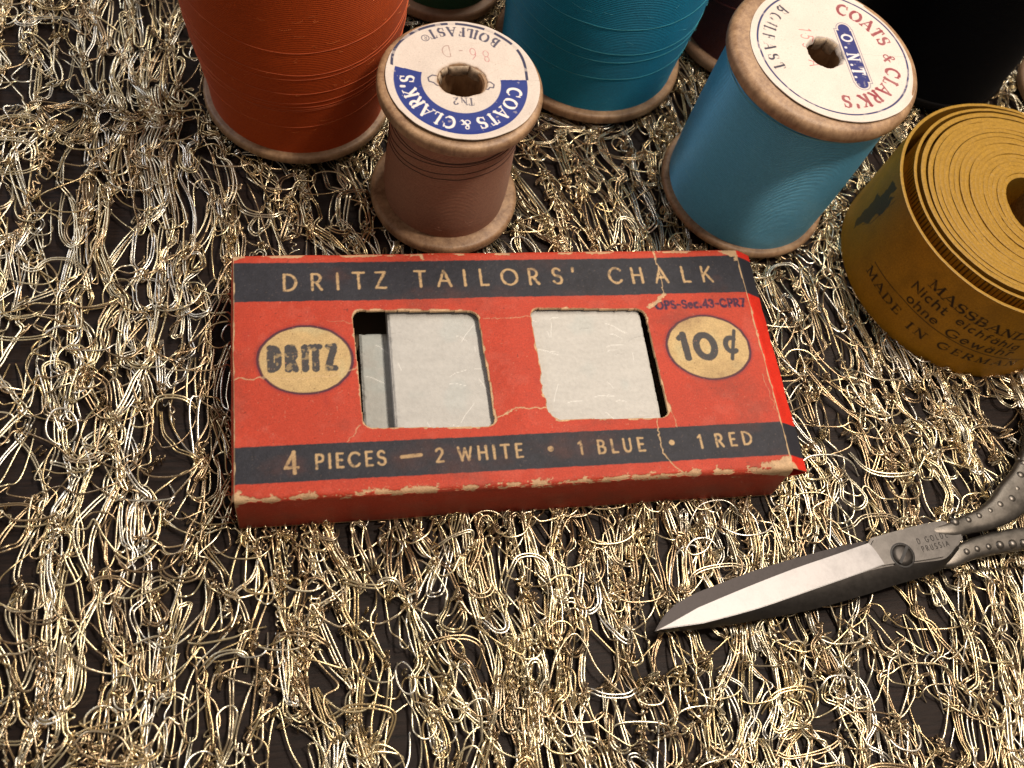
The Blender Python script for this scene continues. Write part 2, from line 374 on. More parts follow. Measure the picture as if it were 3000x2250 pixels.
tag(t, 'dark brown wooden table top with fine grain under the net', 'table', kind='structure')

# ------------------------------------------------------------------ spools
SPOOLS = []      # (x, y, R) footprints for the net
def helix_strand(name, R, z0, amp, phase, mat, parent, rad=.010, drift=.0, seed=0, turns=1.0):
    n = 150
    th = np.linspace(0, 2 * PI * turns, n)
    wob = (fbm(th * 2.0, th * 0 + seed, seed, 2) - .5) * .05
    z = z0 + amp * np.sin(th + phase) + drift * th / 6.28 + wob
    rr = R(z) + rad * .7
    P = np.stack([rr * np.cos(th), rr * np.sin(th), z], -1)
    me = tube_mesh(name, [P], [rad], None, sides=5)
    return link(name, me, mat, parent)
def tube_arrays(P, r, sides=6, flat=1.0):
    """P (n,3) centre line -> verts, faces"""
    n = len(P)
    T = np.gradient(P, axis=0); T /= np.linalg.norm(T, axis=1)[:, None] + 1e-9
    up = np.array([0, 0, 1.0])
    S = np.cross(T, up); ln = np.linalg.norm(S, axis=1)
    S[ln < .05] = np.array([1, 0, 0]); S /= np.linalg.norm(S, axis=1)[:, None]
    U = np.cross(S, T)
    a = np.linspace(0, 2 * PI, sides, endpoint=False)
    rr = np.broadcast_to(np.asarray(r, float), (n,))
    V = P[:, None, :] + rr[:, None, None] * (np.cos(a)[None, :, None] * S[:, None, :] + flat * np.sin(a)[None, :, None] * U[:, None, :])
    i = np.arange(n - 1)[:, None]; j = np.arange(sides)[None, :]; j2 = (j + 1) % sides
    F = np.stack([i * sides + j, i * sides + j2, (i + 1) * sides + j2, (i + 1) * sides + j], -1).reshape(-1, 4)
    return V.reshape(-1, 3), F
def tube_mesh(name, Ps, rs, cols=None, sides=6, flat=1.0):
    VV = []; FF = []; CC = []; o = 0
    for k, P in enumerate(Ps):
        V, F = tube_arrays(P, rs[k], sides, flat)
        VV.append(V); FF.append(F + o); o += len(V)
        if cols is not None:
            c = np.asarray(cols[k], float)
            if c.ndim == 1: CC.append(np.tile(c, (len(V), 1)))
            else: CC.append(np.repeat(c, sides, axis=0))
    return raw_mesh(name, np.concatenate(VV), np.concatenate(FF), np.concatenate(CC) if cols is not None else None)

def spool(loc, top, R, H, flange, prof, mat_thread, label, woodmat=None, lip=.07, hole=.39, rnd=.08, name='thread_spool', Rb=None, seg=128, low=None):
    """upright wooden spool; prof(z) = radius of the wound thread; top = sideways lean of the upper end"""
    woodmat = woodmat or M_WOOD
    Rb = Rb or R
    root = empty(name, loc)
    axis = Vector((top[0], top[1], H)).normalized()
    root.rotation_mode = 'QUATERNION'
    root.rotation_quaternion = Vector((0, 0, 1)).rotation_difference(axis)
    tag(root, label, 'thread spool', 'wooden spools of sewing thread')
    q = rnd
    def rim(Rr, z0, z1):   # outside of a flange from z0 up to z1 with rounded corners
        pts = []
        for k in range(5):
            a = -PI / 2 + k * PI / 8; pts.append((Rr - q + q * math.cos(a), z0 + q + q * math.sin(a)))
        for k in range(5):
            a = k * PI / 8; pts.append((Rr - q + q * math.cos(a), z1 - q + q * math.sin(a)))
        return pts
    core = min(prof(flange * 1.2), prof(H - flange * 1.2)) - .15
    low = low or flange
    if low < 2 * q: q = low * .45
    lower = rim(Rb, 0, low); q = rnd
    pr = [(hole, 0)] + lower + [(core, low + .02), (core, H - flange - .02)] + rim(R, H - flange, H) + [(hole + .03, H), (hole, H - .04)]
    link('wooden_core', lathe('wooden_core', pr, seg, closed=True), woodmat, root)
    zs = np.linspace(low - .005, H - flange + .005, 60)
    pt = [(core + .01, zs[0])] + [(prof(z), z) for z in zs] + [(core + .01, zs[-1])]
    link('thread_winding', lathe('thread_winding', pt, seg, sharp=60), mat_thread, root)
    SPOOLS.append((loc[0], loc[1], R))
    return root

def disc_label(root, R, z, cx, cy, hole_r, colf, name='paper_label', lift=None, nr=150, nt=720):
    """paper disc with a torn hole, printed by colf(x, y)"""
    th = np.linspace(0, 2 * PI, nt + 1)
    hr = hole_r(th); edge = R + (fbm(th * 3, th * 0, 5, 3) - .5) * .025
    t_ = np.linspace(0, 1, nr)[None, :]
    rr = hr[:, None] * (1 - t_) + edge[:, None] * t_
    # the hole stays on the spool axis while the disc sits a little off it
    X = rr * np.cos(th)[:, None] + cx * t_; Y = rr * np.sin(th)[:, None] + cy * t_
    Z = z + .012 + .010 * fbm(X * 2, Y * 2, 3, 3)
    if lift is not None: Z = Z + lift(X, Y, t_ + 0 * X)
    # paper pushed down into the hole
    Z = Z - .10 * np.clip(1 - t_ / .05, 0, 1) ** 2
    col = colf(X, Y)
    P = np.stack([X, Y, Z], -1)
    me = grid_mesh(name, P, col, wall=(0, 0, -.018), wallcol=(.5, .42, .34))
    return link(name, me, M_PAPER, root)

PAPER = (.57, .50, .452)
def paper_base(X, Y, seed):
    col = np.ones(X.shape + (3,)) * np.array(PAPER)
    n = fbm(X * 3, Y * 3, seed, 4)
    col *= (.92 + .16 * n)[..., None]
    fl = fbm(X * 38, Y * 38, seed + 5, 2)
    col = mixc(col, (.34, .27, .22), sst(.80, .90, fl) * .55)
    return col
NAVY = (.014, .030, .19); INK = (.028, .030, .075); CRIM = (.20, .006, .020); PINK = (.62, .16, .17)

# brown spool
def brown_print(X, Y):
    col = paper_base(X, Y, 3)
    r = np.hypot(X, Y); a = np.degrees(np.arctan2(Y, X))
    e = .012
    # blue band on the side towards the viewer, from 164 deg round by -90 to 4 deg
    inang = (a < 4 + (r - .7) * -3) | (a > 163.5)
    rb = 1.185; ri = .705
    band = np.clip(.5 - (r - rb) / e, 0, 1) * np.clip(.5 + (r - ri) / e, 0, 1) * inang
    wear = sst(.74, .82, fbm(X * 9, Y * 9, 8, 4))
    col = mixc(col, NAVY, band * (1 - wear * .35))
    # outline on the other side
    rg = np.clip(.5 - (np.abs(r - (1.19 + .155 * sst(0, .7, np.sin(np.radians(a))))) - .026) / e, 0, 1) * (~inang)
    gap = (np.abs(a - 92) < 3) | (np.abs(a - 62) < 4) | (np.abs(a - 38) < 3)
    rg = rg * (1 - gap * .85) * (1 - .5 * sst(.6, .7, fbm(X * 7, Y * 7, 21, 3)))
    col = mixc(col, INK, rg)
    t1 = ink_arc(X, Y, "COATS & CLARK'S", 0, 0, .825, -9, -183, .25, wt=.20, thin=.08, serif=.075, jit=.03) if False else None
    # lettering reads when the spool is turned half round: outward tops
    word = ink_arc(X, Y, "COATS", 0, 0, .835, -14, -73, .235, wt=.21, thin=.085, serif=.08, jit=.03)
    word = np.maximum(word, ink_arc(X, Y, "&", 0, 0, .86, -90, -91, .19, wt=.2, thin=.09, serif=.08) if False else ink_char(X, Y, '&', .075, -.86, .19, 180, wt=.2, thin=.1, serif=.08))
    word = np.maximum(word, ink_arc(X, Y, "CLARK'S", 0, 0, .835, -108, -183, .235, wt=.21, thin=.085, serif=.08, jit=.03))
    col = mixc(col, (.72, .68, .66), word)
    bf = ink_arc(X, Y, "BOILFAST", 0, 0, 1.26, 53, 111, .19, inward=True, wt=.24, thin=.09, serif=.09, jit=.05)
    col = mixc(col, INK, bf * .93)
    # registered mark
    rx, ry = -.55, 1.0
    dd = np.hypot(X - rx, Y - ry)
    col = mixc(col, INK, np.clip(.5 - (np.abs(dd - .068) - .008) / e, 0, 1) * .9)
    col = mixc(col, INK, ink_char(X, Y, 'R', rx + .03, ry + .04, .08, 180, wt=.15) * .8)
    # stamped shade number, upside down
    for c, (x, y) in (('8', (.56, .73)), ('6', (.33, .78)), ('-', (.10, .83)), ('D', (-.13, .83))):
        f = ink_char(X, Y, c, x, y, .26, 184, wt=.055, thin=.055, xs=.85, jit=.04)
        col = mixc(col, (.42, .10, .12) if c in '86' else (.28, .15, .13), f * .72)
    # remains of the emblem round the torn hole
    for P in ([(-.40, .12), (-.50, .14), (-.58, .08), (-.57, .0), (-.49, -.03), (-.44, -.09), (-.38, -.10)],
              [(.44, .0), (.52, .0), (.58, -.06), (.56, -.13), (.50, -.12), (.46, -.17), (.38, -.15)]):
        col = mixc(col, INK, np.clip(.5 - (seg_d(X, Y, P) - .013) / e, 0, 1) * .9)
    for c, x, y in (('T', .16, -.38), ('N', .04, -.37), ('2', -.12, -.37)):
        col = mixc(col, INK, ink_char(X, Y, c, x + .02, y, .15, 180, wt=.2, thin=.1, serif=.1) * .85 * sst(.3, .5, fbm(X * 14, Y * 14, 31, 2)))
    # creases and a tan torn line
    for P in ([(.02, .66), (.35, .6), (.62, .45), (1.0, .38)], [(-.35, .62), (.0, .86), (.4, .9)], [(.42, .12), (.7, .3)], [(-.42, -.06), (-.75, -.12)]):
        col = mixc(col, (.40, .27, .18), np.clip(.5 - (seg_d(X, Y, P) - .004) / .02, 0, 1) * .4 * fbm(X * 10, Y * 10, 9, 2))
    # brown torn fibres at the hole
    th = np.arctan2(Y, X)
    col = mixc(col, (.33, .20, .11), sst(.09, .0, r - hole_brown(th)) * .7)
    return col
def hole_brown(th):
    th = np.asarray(th)
    pts = np.array([(-180, .40), (-150, .36), (-120, .30), (-88, .30), (-60, .31), (-30, .40), (0, .44), (30, .43), (60, .40), (90, .40), (120, .38), (150, .41), (180, .40)])
    d = np.degrees((th + PI) % (2 * PI) - PI)
    return np.interp(d, pts[:, 0], pts[:, 1]) + (fbm(th * 6, th * 0, 12, 3) - .5) * .03

def prof_brown(z): return 1.21 + .02 * math.sin(z * 2.1) - .08 * max(0, (z - 2.6)) ** 2 - .05 * max(0, .6 - z)
sb = spool((4.10, 6.80, .20), (-.03, -.09), 1.483, 3.34, .27, prof_brown, thread('thread_brown', (.37, .18, .108), (.24, .112, .070), .62, .85, .3),
           'small spool of brown thread behind the red box, blue band on its paper label', rnd=.09)
disc_label(sb, 1.365, 3.34, .04, .045, hole_brown, brown_print, lift=lambda X, Y, t_: .05 * sst(.75, 1, t_) * sst(.2, 1, -Y / 1.3) + .02 * sst(.8, 1, t_) * fbm(X * 1.5, Y * 1.5, 2, 2))
M_BRS = plain('brown_strand', (.075, .028, .018), .7)
for k, (z0, am, ph) in enumerate(((2.15, .22, 2.2), (2.25, .30, 2.6), (1.98, .20, 2.4), (2.5, .14, 2.0), (2.62, .10, 1.2))):
    helix_strand('loose_strand', lambda z: np.array([prof_brown(v) for v in np.atleast_1d(z)]), z0, am, ph, M_BRS, sb, .008, seed=k)

# light blue spool
def hole_blue(th):
    th = np.asarray(th)
    pts = np.array([(-180, .34), (-140, .35), (-105, .33), (-60, .30), (-20, .31), (20, .30), (60, .36), (90, .36), (120, .34), (155, .37), (180, .34)])
    d = np.degrees((th + PI) % (2 * PI) - PI)
    return np.interp(d, pts[:, 0], pts[:, 1]) + (fbm(th * 4, th * 0, 22, 3) - .5) * .05
def blue_print(X, Y):
    col = paper_base(X, Y, 13)
    e = .012
    ox, oy = .14, 0.02
    x = X - ox; y = Y - oy
    r = np.hypot(x, y); a = np.degrees(np.arctan2(y, x))
    wob = .02 * (fbm(a / 25, a * 0, 4, 2) - .5)
    rg = np.clip(.5 - (np.abs(r - 1.47 - wob) - .019) / e, 0, 1) * (1 - .4 * sst(.55, .75, fbm(X * 9, Y * 9, 41, 3)))
    col = mixc(col, (.02, .025, .10), rg)
    w1 = ink_arc(X, Y, "COATS", ox, oy, 1.06, 66, 17, .26, wt=.24, thin=.11, serif=.10, jit=.05)
    w1 = np.maximum(w1, ink_char(X, Y, '&', ox + 1.02, oy + .02, .22, -95, wt=.22, thin=.12, serif=.1))
    w1 = np.maximum(w1, ink_arc(X, Y, "CLARK'S", ox, oy, 1.04, -22, -93, .26, wt=.24, thin=.11, serif=.10, jit=.05))
    fade = 1 - .25 * fbm(X * 6, Y * 6, 14, 3)
    col = mixc(col, CRIM, w1 * fade)
    w2 = ink_arc(X, Y, "BOILFAST", ox, oy, 1.36, 128, 199, .21, inward=True, wt=.20, thin=.05, serif=.06, jit=.07)
    col = mixc(col, (.035, .03, .05), w2 * sst(.22, .42, fbm(X * 6, Y * 6, 51, 3)))
    # shade number in faint pink down the left of the hole
    for c, (px, py) in (('1', (-.42, .58)), ('5', (-.42, .42)), ('5', (-.44, .20)), ('-', (-.42, -.02)), ('A', (-.42, -.20))):
        f = ink_char(X, Y, c, px, py, .24, -94, wt=.08, thin=.08, xs=.8, jit=.04)
        col = mixc(col, (.45, .09, .09), f * .85)
    # navy banner with O.N.T. reading downwards
    bx, by = .52, -.04
    u = (Y - by); v = (X - bx) - .0
    ca = math.radians(-2)
    hw = .155 + .0 * u
    wav = .030 * np.sin(u * 30) * (np.abs(u) > .55)
    bd = np.maximum(np.abs(v + .03 * u) - hw, np.abs(u) - .74)
    endc = np.minimum(np.hypot(v, u - .66) - .12, np.hypot(v, u + .66) - .12)
    body = np.maximum(np.abs(v + .03 * u) - hw, np.abs(u) - .62)
    bd = np.minimum(body, endc)
    out = np.clip(.5 - (np.abs(bd - .035) - .007) / e, 0, 1)
    col = mixc(col, (.02, .03, .12), out * .8)
    col = mixc(col, (.018, .022, .13), np.clip(.5 - bd / e, 0, 1) * (1 - .25 * sst(.6, .7, fbm(X * 8, Y * 8, 61, 3))))
    wd = ink_char(X, Y, 'O', bx - .10, by + .52, .20, -90, wt=.2, thin=.2)
    wd = np.maximum(wd, ink_char(X, Y, '.', bx - .10, by + .22, .24, -90, wt=.2))
    wd = np.maximum(wd, ink_char(X, Y, 'N', bx - .11, by + .05, .23, -90, wt=.2, thin=.14, serif=.08))
    wd = np.maximum(wd, ink_char(X, Y, '.', bx - .10, by - .20, .24, -90, wt=.2))
    wd = np.maximum(wd, ink_char(X, Y, 'T', bx - .11, by - .30, .23, -90, wt=.22, thin=.16, serif=.08))
    wd = np.maximum(wd, ink_char(X, Y, '.', bx - .10, by - .49, .24, -90, wt=.2))
    col = mixc(col, (.66, .62, .62), wd * .9)
    # grey soft dent
    return col
def prof_blue(z): return 1.70 + .03 * math.sin((z - .2) * .85) - .03 * max(0, .5 - z)
s2 = spool((10.66, 6.98, .20), (.119, -.08), 1.856, 4.08, .36, prof_blue, thread('thread_light_blue', (.13, .54, .84), (.07, .39, .66), .38, .0, 1.0, metal=.42, ridge=1.0, rdist=.024),
           'light blue spool touching the top right corner of the red box, red lettering on top', rnd=.16, low=.19, Rb=1.83)
disc_label(s2, 1.63, 4.08, .15, 0, hole_blue, blue_print, lift=lambda X, Y, t_: .03 * sst(.8, 1, t_) * sst(.1, 1, -Y / 1.5) - .05 * sst(.9, 1, t_) * sst(.5, 1, X / 1.6))
M_BLS = plain('blue_strand', (.12, .36, .47), .6)
for k, (z0, am, ph) in enumerate(((3.62, .03, 2.2), (3.60, .05, 2.9))):
    helix_strand('loose_strand', lambda z: np.array([prof_blue(v) for v in np.atleast_1d(z)]), z0, am, ph, M_BLS, s2, .012, seed=k + 9)

def torn_flaps(root, rfun, z, a0, a1, k, dep, mat, seed):
    """facets of torn label paper bent down into the hole"""
    rg = np.random.default_rng(seed)
    cuts = np.linspace(a0, a1, k + 1)
    for i in range(k):
        a, b_ = math.radians(cuts[i] + 1.5), math.radians(cuts[i + 1] - 1.5); V = []; F = []
        d_ = dep * rg.uniform(.7, 1.15); tilt = rg.uniform(.0, .05); n_ = 6
        for u in range(n_ + 1):
            t_ = a + (b_ - a) * u / n_
            for v, (dz, dr) in enumerate(((.004, .012), (-.05, -.012), (-d_ * (1 - .25 * abs(u / n_ - .5)), -.02 - tilt))):
                chord = float(rfun(a)) * (1 - u / n_) + float(rfun(b_)) * (u / n_)
                r_ = chord * math.cos((b_ - a) / 2) / math.cos(t_ - (a + b_) / 2) + dr
                V.append((r_ * math.cos(t_), r_ * math.sin(t_), z + dz))
        for u in range(n_):
            for v in range(2): F.append((u * 3 + v, u * 3 + v + 1, u * 3 + v + 4, u * 3 + v + 3))
        o = link('torn_paper_flap', py_mesh('torn_paper_flap', V, F, True, 30), mat, root)
        sm = o.modifiers.new('thickness', 'SOLIDIFY'); sm.thickness = .012
M_FLAP = plain('torn_label_back', (.36, .27, .19), .8, nscale=14, namp=.35, bump=.4)
torn_flaps(sb, hole_brown, 3.352, 22, 62, 1, .20, M_FLAP, 1)
torn_flaps(sb, hole_brown, 3.352, 62, 122, 1, .24, M_FLAP, 2)
torn_flaps(sb, hole_brown, 3.352, 122, 172, 2, .17, M_FLAP, 3)
torn_flaps(s2, hole_blue, 4.092, 35, 115, 2, .22, M_FLAP, 4)
# orange spool
def prof_or(z): return 1.79 + .33 * sst(0, 3.0, z)
s3 = spool((1.28, 9.50, .20), (-.02, .0), 1.93, 5.6, .22, prof_or, thread('thread_orange', (.46, .066, .006), (.34, .045, .005), .65, .5, .15),
           'tall spool of rust orange thread at the upper left', rnd=.07)
M_ORS = plain('orange_strand', (.46, .085, .02), .7)
for k, (z0, am, ph) in enumerate(((3.05, .35, .2), (2.85, .30, .45), (2.55, .38, .1), (2.05, .24, .8), (1.95, .34, .4), (1.86, .22, .6), (2.15, .40, .2), (1.35, .30, .55), (3.5, .25, .1))):
    helix_strand('loose_strand', lambda z: np.array([prof_or(v) for v in np.atleast_1d(z)]), z0, am, ph, M_ORS, s3, .0065, seed=k + 20)

# teal spool
def prof_te(z): return 1.98 + .16 * sst(0, 2.6, z)
s4 = spool((7.79, 10.89, .20), (0, 0), 2.15, 5.6, .25, prof_te, thread('thread_teal', (.002, .27, .47), (.001, .18, .33), .65, .85, .3),
           'teal spool between the brown spool and the light blue spool', rnd=.07)
M_TES = plain('teal_strand', (.035, .26, .32), .7)
for k, (z0, am, ph) in enumerate(((1.9, .12, .9), (2.25, .2, .2), (1.25, .10, 2.1), (2.8, .15, 1.2))):
    helix_strand('loose_strand', lambda z: np.array([prof_te(v) for v in np.atleast_1d(z)]), z0, am, ph, M_TES, s4, .006, seed=k + 40)

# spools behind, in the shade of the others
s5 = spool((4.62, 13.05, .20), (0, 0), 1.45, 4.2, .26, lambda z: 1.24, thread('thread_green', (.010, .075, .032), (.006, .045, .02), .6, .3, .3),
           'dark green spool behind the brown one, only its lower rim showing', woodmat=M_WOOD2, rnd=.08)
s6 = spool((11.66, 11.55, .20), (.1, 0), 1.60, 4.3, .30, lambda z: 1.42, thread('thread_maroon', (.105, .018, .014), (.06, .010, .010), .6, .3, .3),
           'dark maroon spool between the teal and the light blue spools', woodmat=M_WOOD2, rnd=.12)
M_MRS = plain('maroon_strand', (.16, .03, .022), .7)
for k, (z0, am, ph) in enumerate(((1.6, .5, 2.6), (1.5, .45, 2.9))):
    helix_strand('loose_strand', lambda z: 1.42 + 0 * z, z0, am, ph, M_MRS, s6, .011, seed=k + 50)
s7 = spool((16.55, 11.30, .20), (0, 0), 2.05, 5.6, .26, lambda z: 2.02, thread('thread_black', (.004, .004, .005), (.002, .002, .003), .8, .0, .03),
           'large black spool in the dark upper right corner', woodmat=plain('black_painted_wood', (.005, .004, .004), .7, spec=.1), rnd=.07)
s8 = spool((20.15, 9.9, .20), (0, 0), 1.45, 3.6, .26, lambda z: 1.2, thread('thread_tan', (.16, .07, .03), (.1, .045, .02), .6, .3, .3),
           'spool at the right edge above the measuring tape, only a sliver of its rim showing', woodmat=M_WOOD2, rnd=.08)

def fuzz(root, prof, z0, z1, n, mat, seed, a0=-200, a1=20):
    """short stray cotton fibres standing off the winding"""
    rg = np.random.default_rng(seed); Ps = []
    for k in range(n):
        a = math.radians(rg.uniform(a0, a1)); z = rg.uniform(z0, z1); L_ = rg.uniform(.04, .18); da = rg.normal(0, .08); dz = rg.normal(0, .05)
        r0 = float(np.atleast_1d(prof(z))[0]); P = []
        for u in np.linspace(0, 1, 7):
            r_ = r0 - .01 + .05 * math.sin(u * 2.6) * (L_ / .1) * .6
            aa = a + da * u + .02 * math.sin(u * 5 + k); P.append((r_ * math.cos(aa), r_ * math.sin(aa), z + dz * u + .01 * math.sin(u * 4 + k)))
        Ps.append(np.array(P))
    tag(link('stray_fibres', tube_mesh('stray_fibres', Ps, [.0017] * len(Ps), None, 4), mat, root), kind='stuff')
fuzz(sb, prof_brown, .3, 3.0, 60, plain('fluff_brown', (.42, .22, .15), .9), 1)
fuzz(s2, prof_blue, .4, 3.7, 80, plain('fluff_blue', (.30, .60, .72), .9), 2)
fuzz(s3, prof_or, .3, 4.6, 80, plain('fluff_orange', (.62, .18, .05), .9), 3)
fuzz(s4, prof_te, .3, 4.6, 80, plain('fluff_teal', (.10, .42, .50), .9), 4)
# ------------------------------------------------------------------ chalk box
W_, D_, HB, Z0 = 9.63, 4.74, 1.20, .14
box = empty('chalk_box', (0, 0, 0))
tag(box, 'worn red and navy card box of tailors chalk with two windows, in the middle', 'chalk box')
RED = (.41, .044, .021); RED2 = (.52, .022, .010); NAV = (.021, .021, .028); CREAM = (.46, .31, .16); KRAFT = (.50, .35, .20)
def win_d(X, Y, x0, x1, y0, y1, r, seed):
    cx, cy = (x0 + x1) / 2, (y0 + y1) / 2; hx, hy = (x1 - x0) / 2 - r, (y1 - y0) / 2 - r
    qx = np.abs(X - cx) - hx; qy = np.abs(Y - cy) - hy
    d = np.hypot(np.maximum(qx, 0), np.maximum(qy, 0)) + np.minimum(np.maximum(qx, qy), 0) - r
    return d
def windows(X, Y):
    # slightly skewed, ragged openings
    n1 = (fbm(X * 7, Y * 7, 71, 4) - .5)
    a = win_d(X + .03 * (Y - 2.3), Y + .035 * (X - 3.2), 2.09, 4.345, 1.16, 3.48, .17, 1) + n1 * .022
    rag = .07 * sst(3.0, 1.6, Y) * sst(5.75, 5.35, X)
    n2_ = fbm(X * 3.2, Y * 3.2, 72, 4) - .5
    b = win_d(X + .02 * (Y - 2.3), Y + .03 * (X - 6.4), 5.315, 7.52, 1.165, 3.44, .17, 2) + n1 * (.022 + rag * .5) + n2_ * rag * 1.6
    return np.minimum(a, b)
def card_print(X, Y, hor=True):
    """print of the sleeve, X along the box, Y across it and down its sides"""
    n_lo = fbm(X * .9, Y * .9, 1, 3); n_hi = fbm(X * 16, Y * 16, 2, 3); n_md = fbm(X * 4, Y * 4, 3, 4)
    col = np.ones(X.shape + (3,)) * np.array(RED)
    col *= (.86 + .24 * n_lo + .10 * (n_hi - .5))[..., None]
    # faded and rubbed patches of the red
    col = mixc(col, (.46, .09, .06), sst(.52, .75, n_md) * .30)
    col = mixc(col, (.30, .028, .022), sst(.62, .85, fbm(X * 2.3 + 7, Y * 2.3, 4, 4)) * .35)
    e = .014
    wj = (fbm(X * 14, Y * 3, 5, 2) - .5) * .018
    b1 = np.clip(.5 + (Y - 3.715 - wj) / e, 0, 1) * np.clip(.5 - (Y - 4.535 - wj - .03 * np.clip(X - 8, 0, 2)) / e, 0, 1)
    b2 = np.clip(.5 + (Y - .28 - wj) / e, 0, 1) * np.clip(.5 - (Y - .935 - wj) / e, 0, 1)
    nav = np.ones(X.shape + (3,)) * np.array(NAV) * (.8 + .5 * n_hi + .35 * (n_md - .5))[..., None]
    bm_ = np.maximum(b1, b2)
    col = col * (1 - bm_[..., None]) + nav * bm_[..., None]
    # flecks where the ink has rubbed off the dark bands
    col = mixc(col, (.24, .17, .13), sst(.76, .88, fbm(X * 34, Y * 34, 6, 2)) * bm_ * .16)
    K = dict(jit=.05, soft=.016)
    t = np.zeros(X.shape)
    top = (("D", .86, 3.945), ("R", 1.35, 3.95), ("I", 1.80, 3.955), ("T", 2.10, 3.965), ("Z", 2.50, 3.97), ("T", 3.22, 3.98), ("A", 3.64, 3.98), ("I", 4.12, 3.982), ("L", 4.42, 3.985),
           ("O", 4.83, 3.985), ("R", 5.35, 3.985), ("S", 5.82, 3.99), ("'", 6.20, 4.0), ("C", 6.92, 3.985), ("H", 7.37, 3.975), ("A", 7.84, 3.975), ("L", 8.38, 3.98), ("K", 8.79, 3.98))
    for i, (c, x, y) in enumerate(top):
        t = np.maximum(t, ink_char(X, Y, c, x, y, .335, 0, wt=.145, thin=.125, xs=1.12 if c == 'O' else 1.0, seed=i, **K))
    t = np.maximum(t, ink_char(X, Y, '4', .80, .43, .37, 1, wt=.17, thin=.13, jit=.04))
    kb = dict(wt=.17, thin=.15, jit=.05, soft=.016)
    t = np.maximum(t, ink_line(X, Y, 'PIECES', 1.30, 2.45, .49, .245, .505, **kb))
    t = np.maximum(t, ink_line(X, Y, '2', 3.29, 3.45, .505, .24, **kb))
    t = np.maximum(t, ink_line(X, Y, 'WHITE', 3.67, 4.78, .505, .24, .515, **kb))
    t = np.maximum(t, ink_line(X, Y, '1', 5.77, 5.85, .505, .24, **kb))
    t = np.maximum(t, ink_line(X, Y, 'BLUE', 6.11, 6.96, .505, .24, .51, **kb))
    t = np.maximum(t, ink_line(X, Y, '1', 7.96, 8.04, .505, .24, **kb))
    t = np.maximum(t, ink_line(X, Y, 'RED', 8.28, 8.97, .505, .24, .525, **kb))
    t = np.maximum(t, np.clip(.5 - (seg_d(X, Y, [(2.72, .625), (3.04, .645)]) - .032) / e, 0, 1))
    for cx in (5.275, 7.47): t = np.maximum(t, np.clip(.5 - (np.hypot(X - cx, Y - .635) - .052) / e, 0, 1))
    t = t * (1 - .6 * sst(.60, .78, fbm(X * 13, Y * 13, 9, 3)))
    col = mixc(col, CREAM, t * .92)
    # ovals
    for (cx, cy, rx, ry, s_) in ((1.205, 2.53, .80, .665, 1), (8.585, 2.53, .81, .675, 2)):
        q = np.hypot((X - cx) / rx, (Y - cy) / ry); d = (q - 1) * (rx + ry) / 2
        d = d + (fbm(X * 8, Y * 8, 77 + s_, 2) - .5) * .02
        halo = np.clip(.5 - (np.abs(d - .03) - .03) / .05, 0, 1) * .3
        col = mixc(col, (.10, .012, .03), halo)
        ring = np.clip(.5 - (np.abs(d) - .024) / e, 0, 1)
        ins = np.clip(.5 - d / e, 0, 1)
        cr_ = np.ones(X.shape + (3,)) * np.array((.46, .32, .15)) * (.86 + .28 * fbm(X * 9, Y * 9, 30 + s_, 4))[..., None]
        cr_ = mixc(cr_, (.42, .38, .22), sst(.5, .8, fbm(X * 2.5, Y * 2.5, 33 + s_, 3)) * .5)
        col = col * (1 - ins[..., None]) + cr_ * ins[..., None]
        col = mixc(col, (.055, .014, .030), ring * .95)
    o1 = np.zeros(X.shape)
    for i, (c, x, xs) in enumerate((('D', .60, .52), ('R', .90, .55), ('I', 1.17, .9), ('T', 1.30, .58), ('Z', 1.58, .50))):
        o1 = np.maximum(o1, ink_char(X, Y, c, x, 2.345, .43, 0, wt=.29, thin=.25, xs=xs, jit=.06, seed=i))
    o1 = o1 * (1 - .45 * sst(.62, .72, fbm(X * 11, Y * 11, 47, 3)))
    col = mixc(col, (.032, .035, .045), o1 * .95)
    o2 = ink_char(X, Y, '1', 8.03, 2.31, .50, 2, wt=.27, thin=.22, jit=.03)
    o2 = np.maximum(o2, ink_char(X, Y, '0', 8.32, 2.30, .48, 2, wt=.29, thin=.29, xs=1.4, jit=.03))
    o2 = np.maximum(o2, np.clip(.5 - (seg_d(X, Y, arc(9.04, 2.56, .115, .15, 55, 305)) - .052) / e, 0, 1))
    o2 = np.maximum(o2, np.clip(.5 - (seg_d(X, Y, [(8.99, 2.26), (9.16, 2.86)]) - .036) / e, 0, 1))
    col = mixc(col, (.030, .033, .042), o2 * .95)
    st = ink_line(X, Y, 'OPS-Sec.43-CPR7', 7.73, 9.52, 3.385, .165, 3.40, wt=.30, thin=.26, jit=.14, soft=.02)
    smear = sst(.62, .8, fbm(X * 12, Y * 12, 53, 3)) * np.clip(.5 - (seg_d(X, Y, [(7.75, 3.46), (9.5, 3.47)]) - .09) / .05, 0, 1)
    col = mixc(col, (.022, .010, .040), np.clip(st * .92 + smear * .35, 0, 1))
    # creases and tears showing the grey-brown board
    fine = fbm(X * 26, Y * 26, 15, 3)
    def tear(P, w, k=1.0, s=0):
        j = (fbm(X * 9 + s, Y * 9, 90 + s, 3) - .5) * .09
        return np.clip(.5 - (seg_d(X + j, Y - j, P) - w * (.3 + 1.5 * fine)) / .014, 0, 1) * k
    T = tear([(7.92, 4.78), (7.93, 4.5)], .022, .9, 1)
    T = np.maximum(T, tear([(7.93, 4.5), (7.96, 4.0), (7.93, 3.72)], .009, .9, 1))
    T = np.maximum(T, tear([(7.93, 3.72), (7.80, 3.58), (7.58, 3.46)], .03, .85, 2))
    T = np.maximum(T, tear([(7.5, 1.35), (7.34, 1.15), (7.26, .9), (7.27, .45), (7.42, .2), (7.6, .02)], .010, .9, 3))
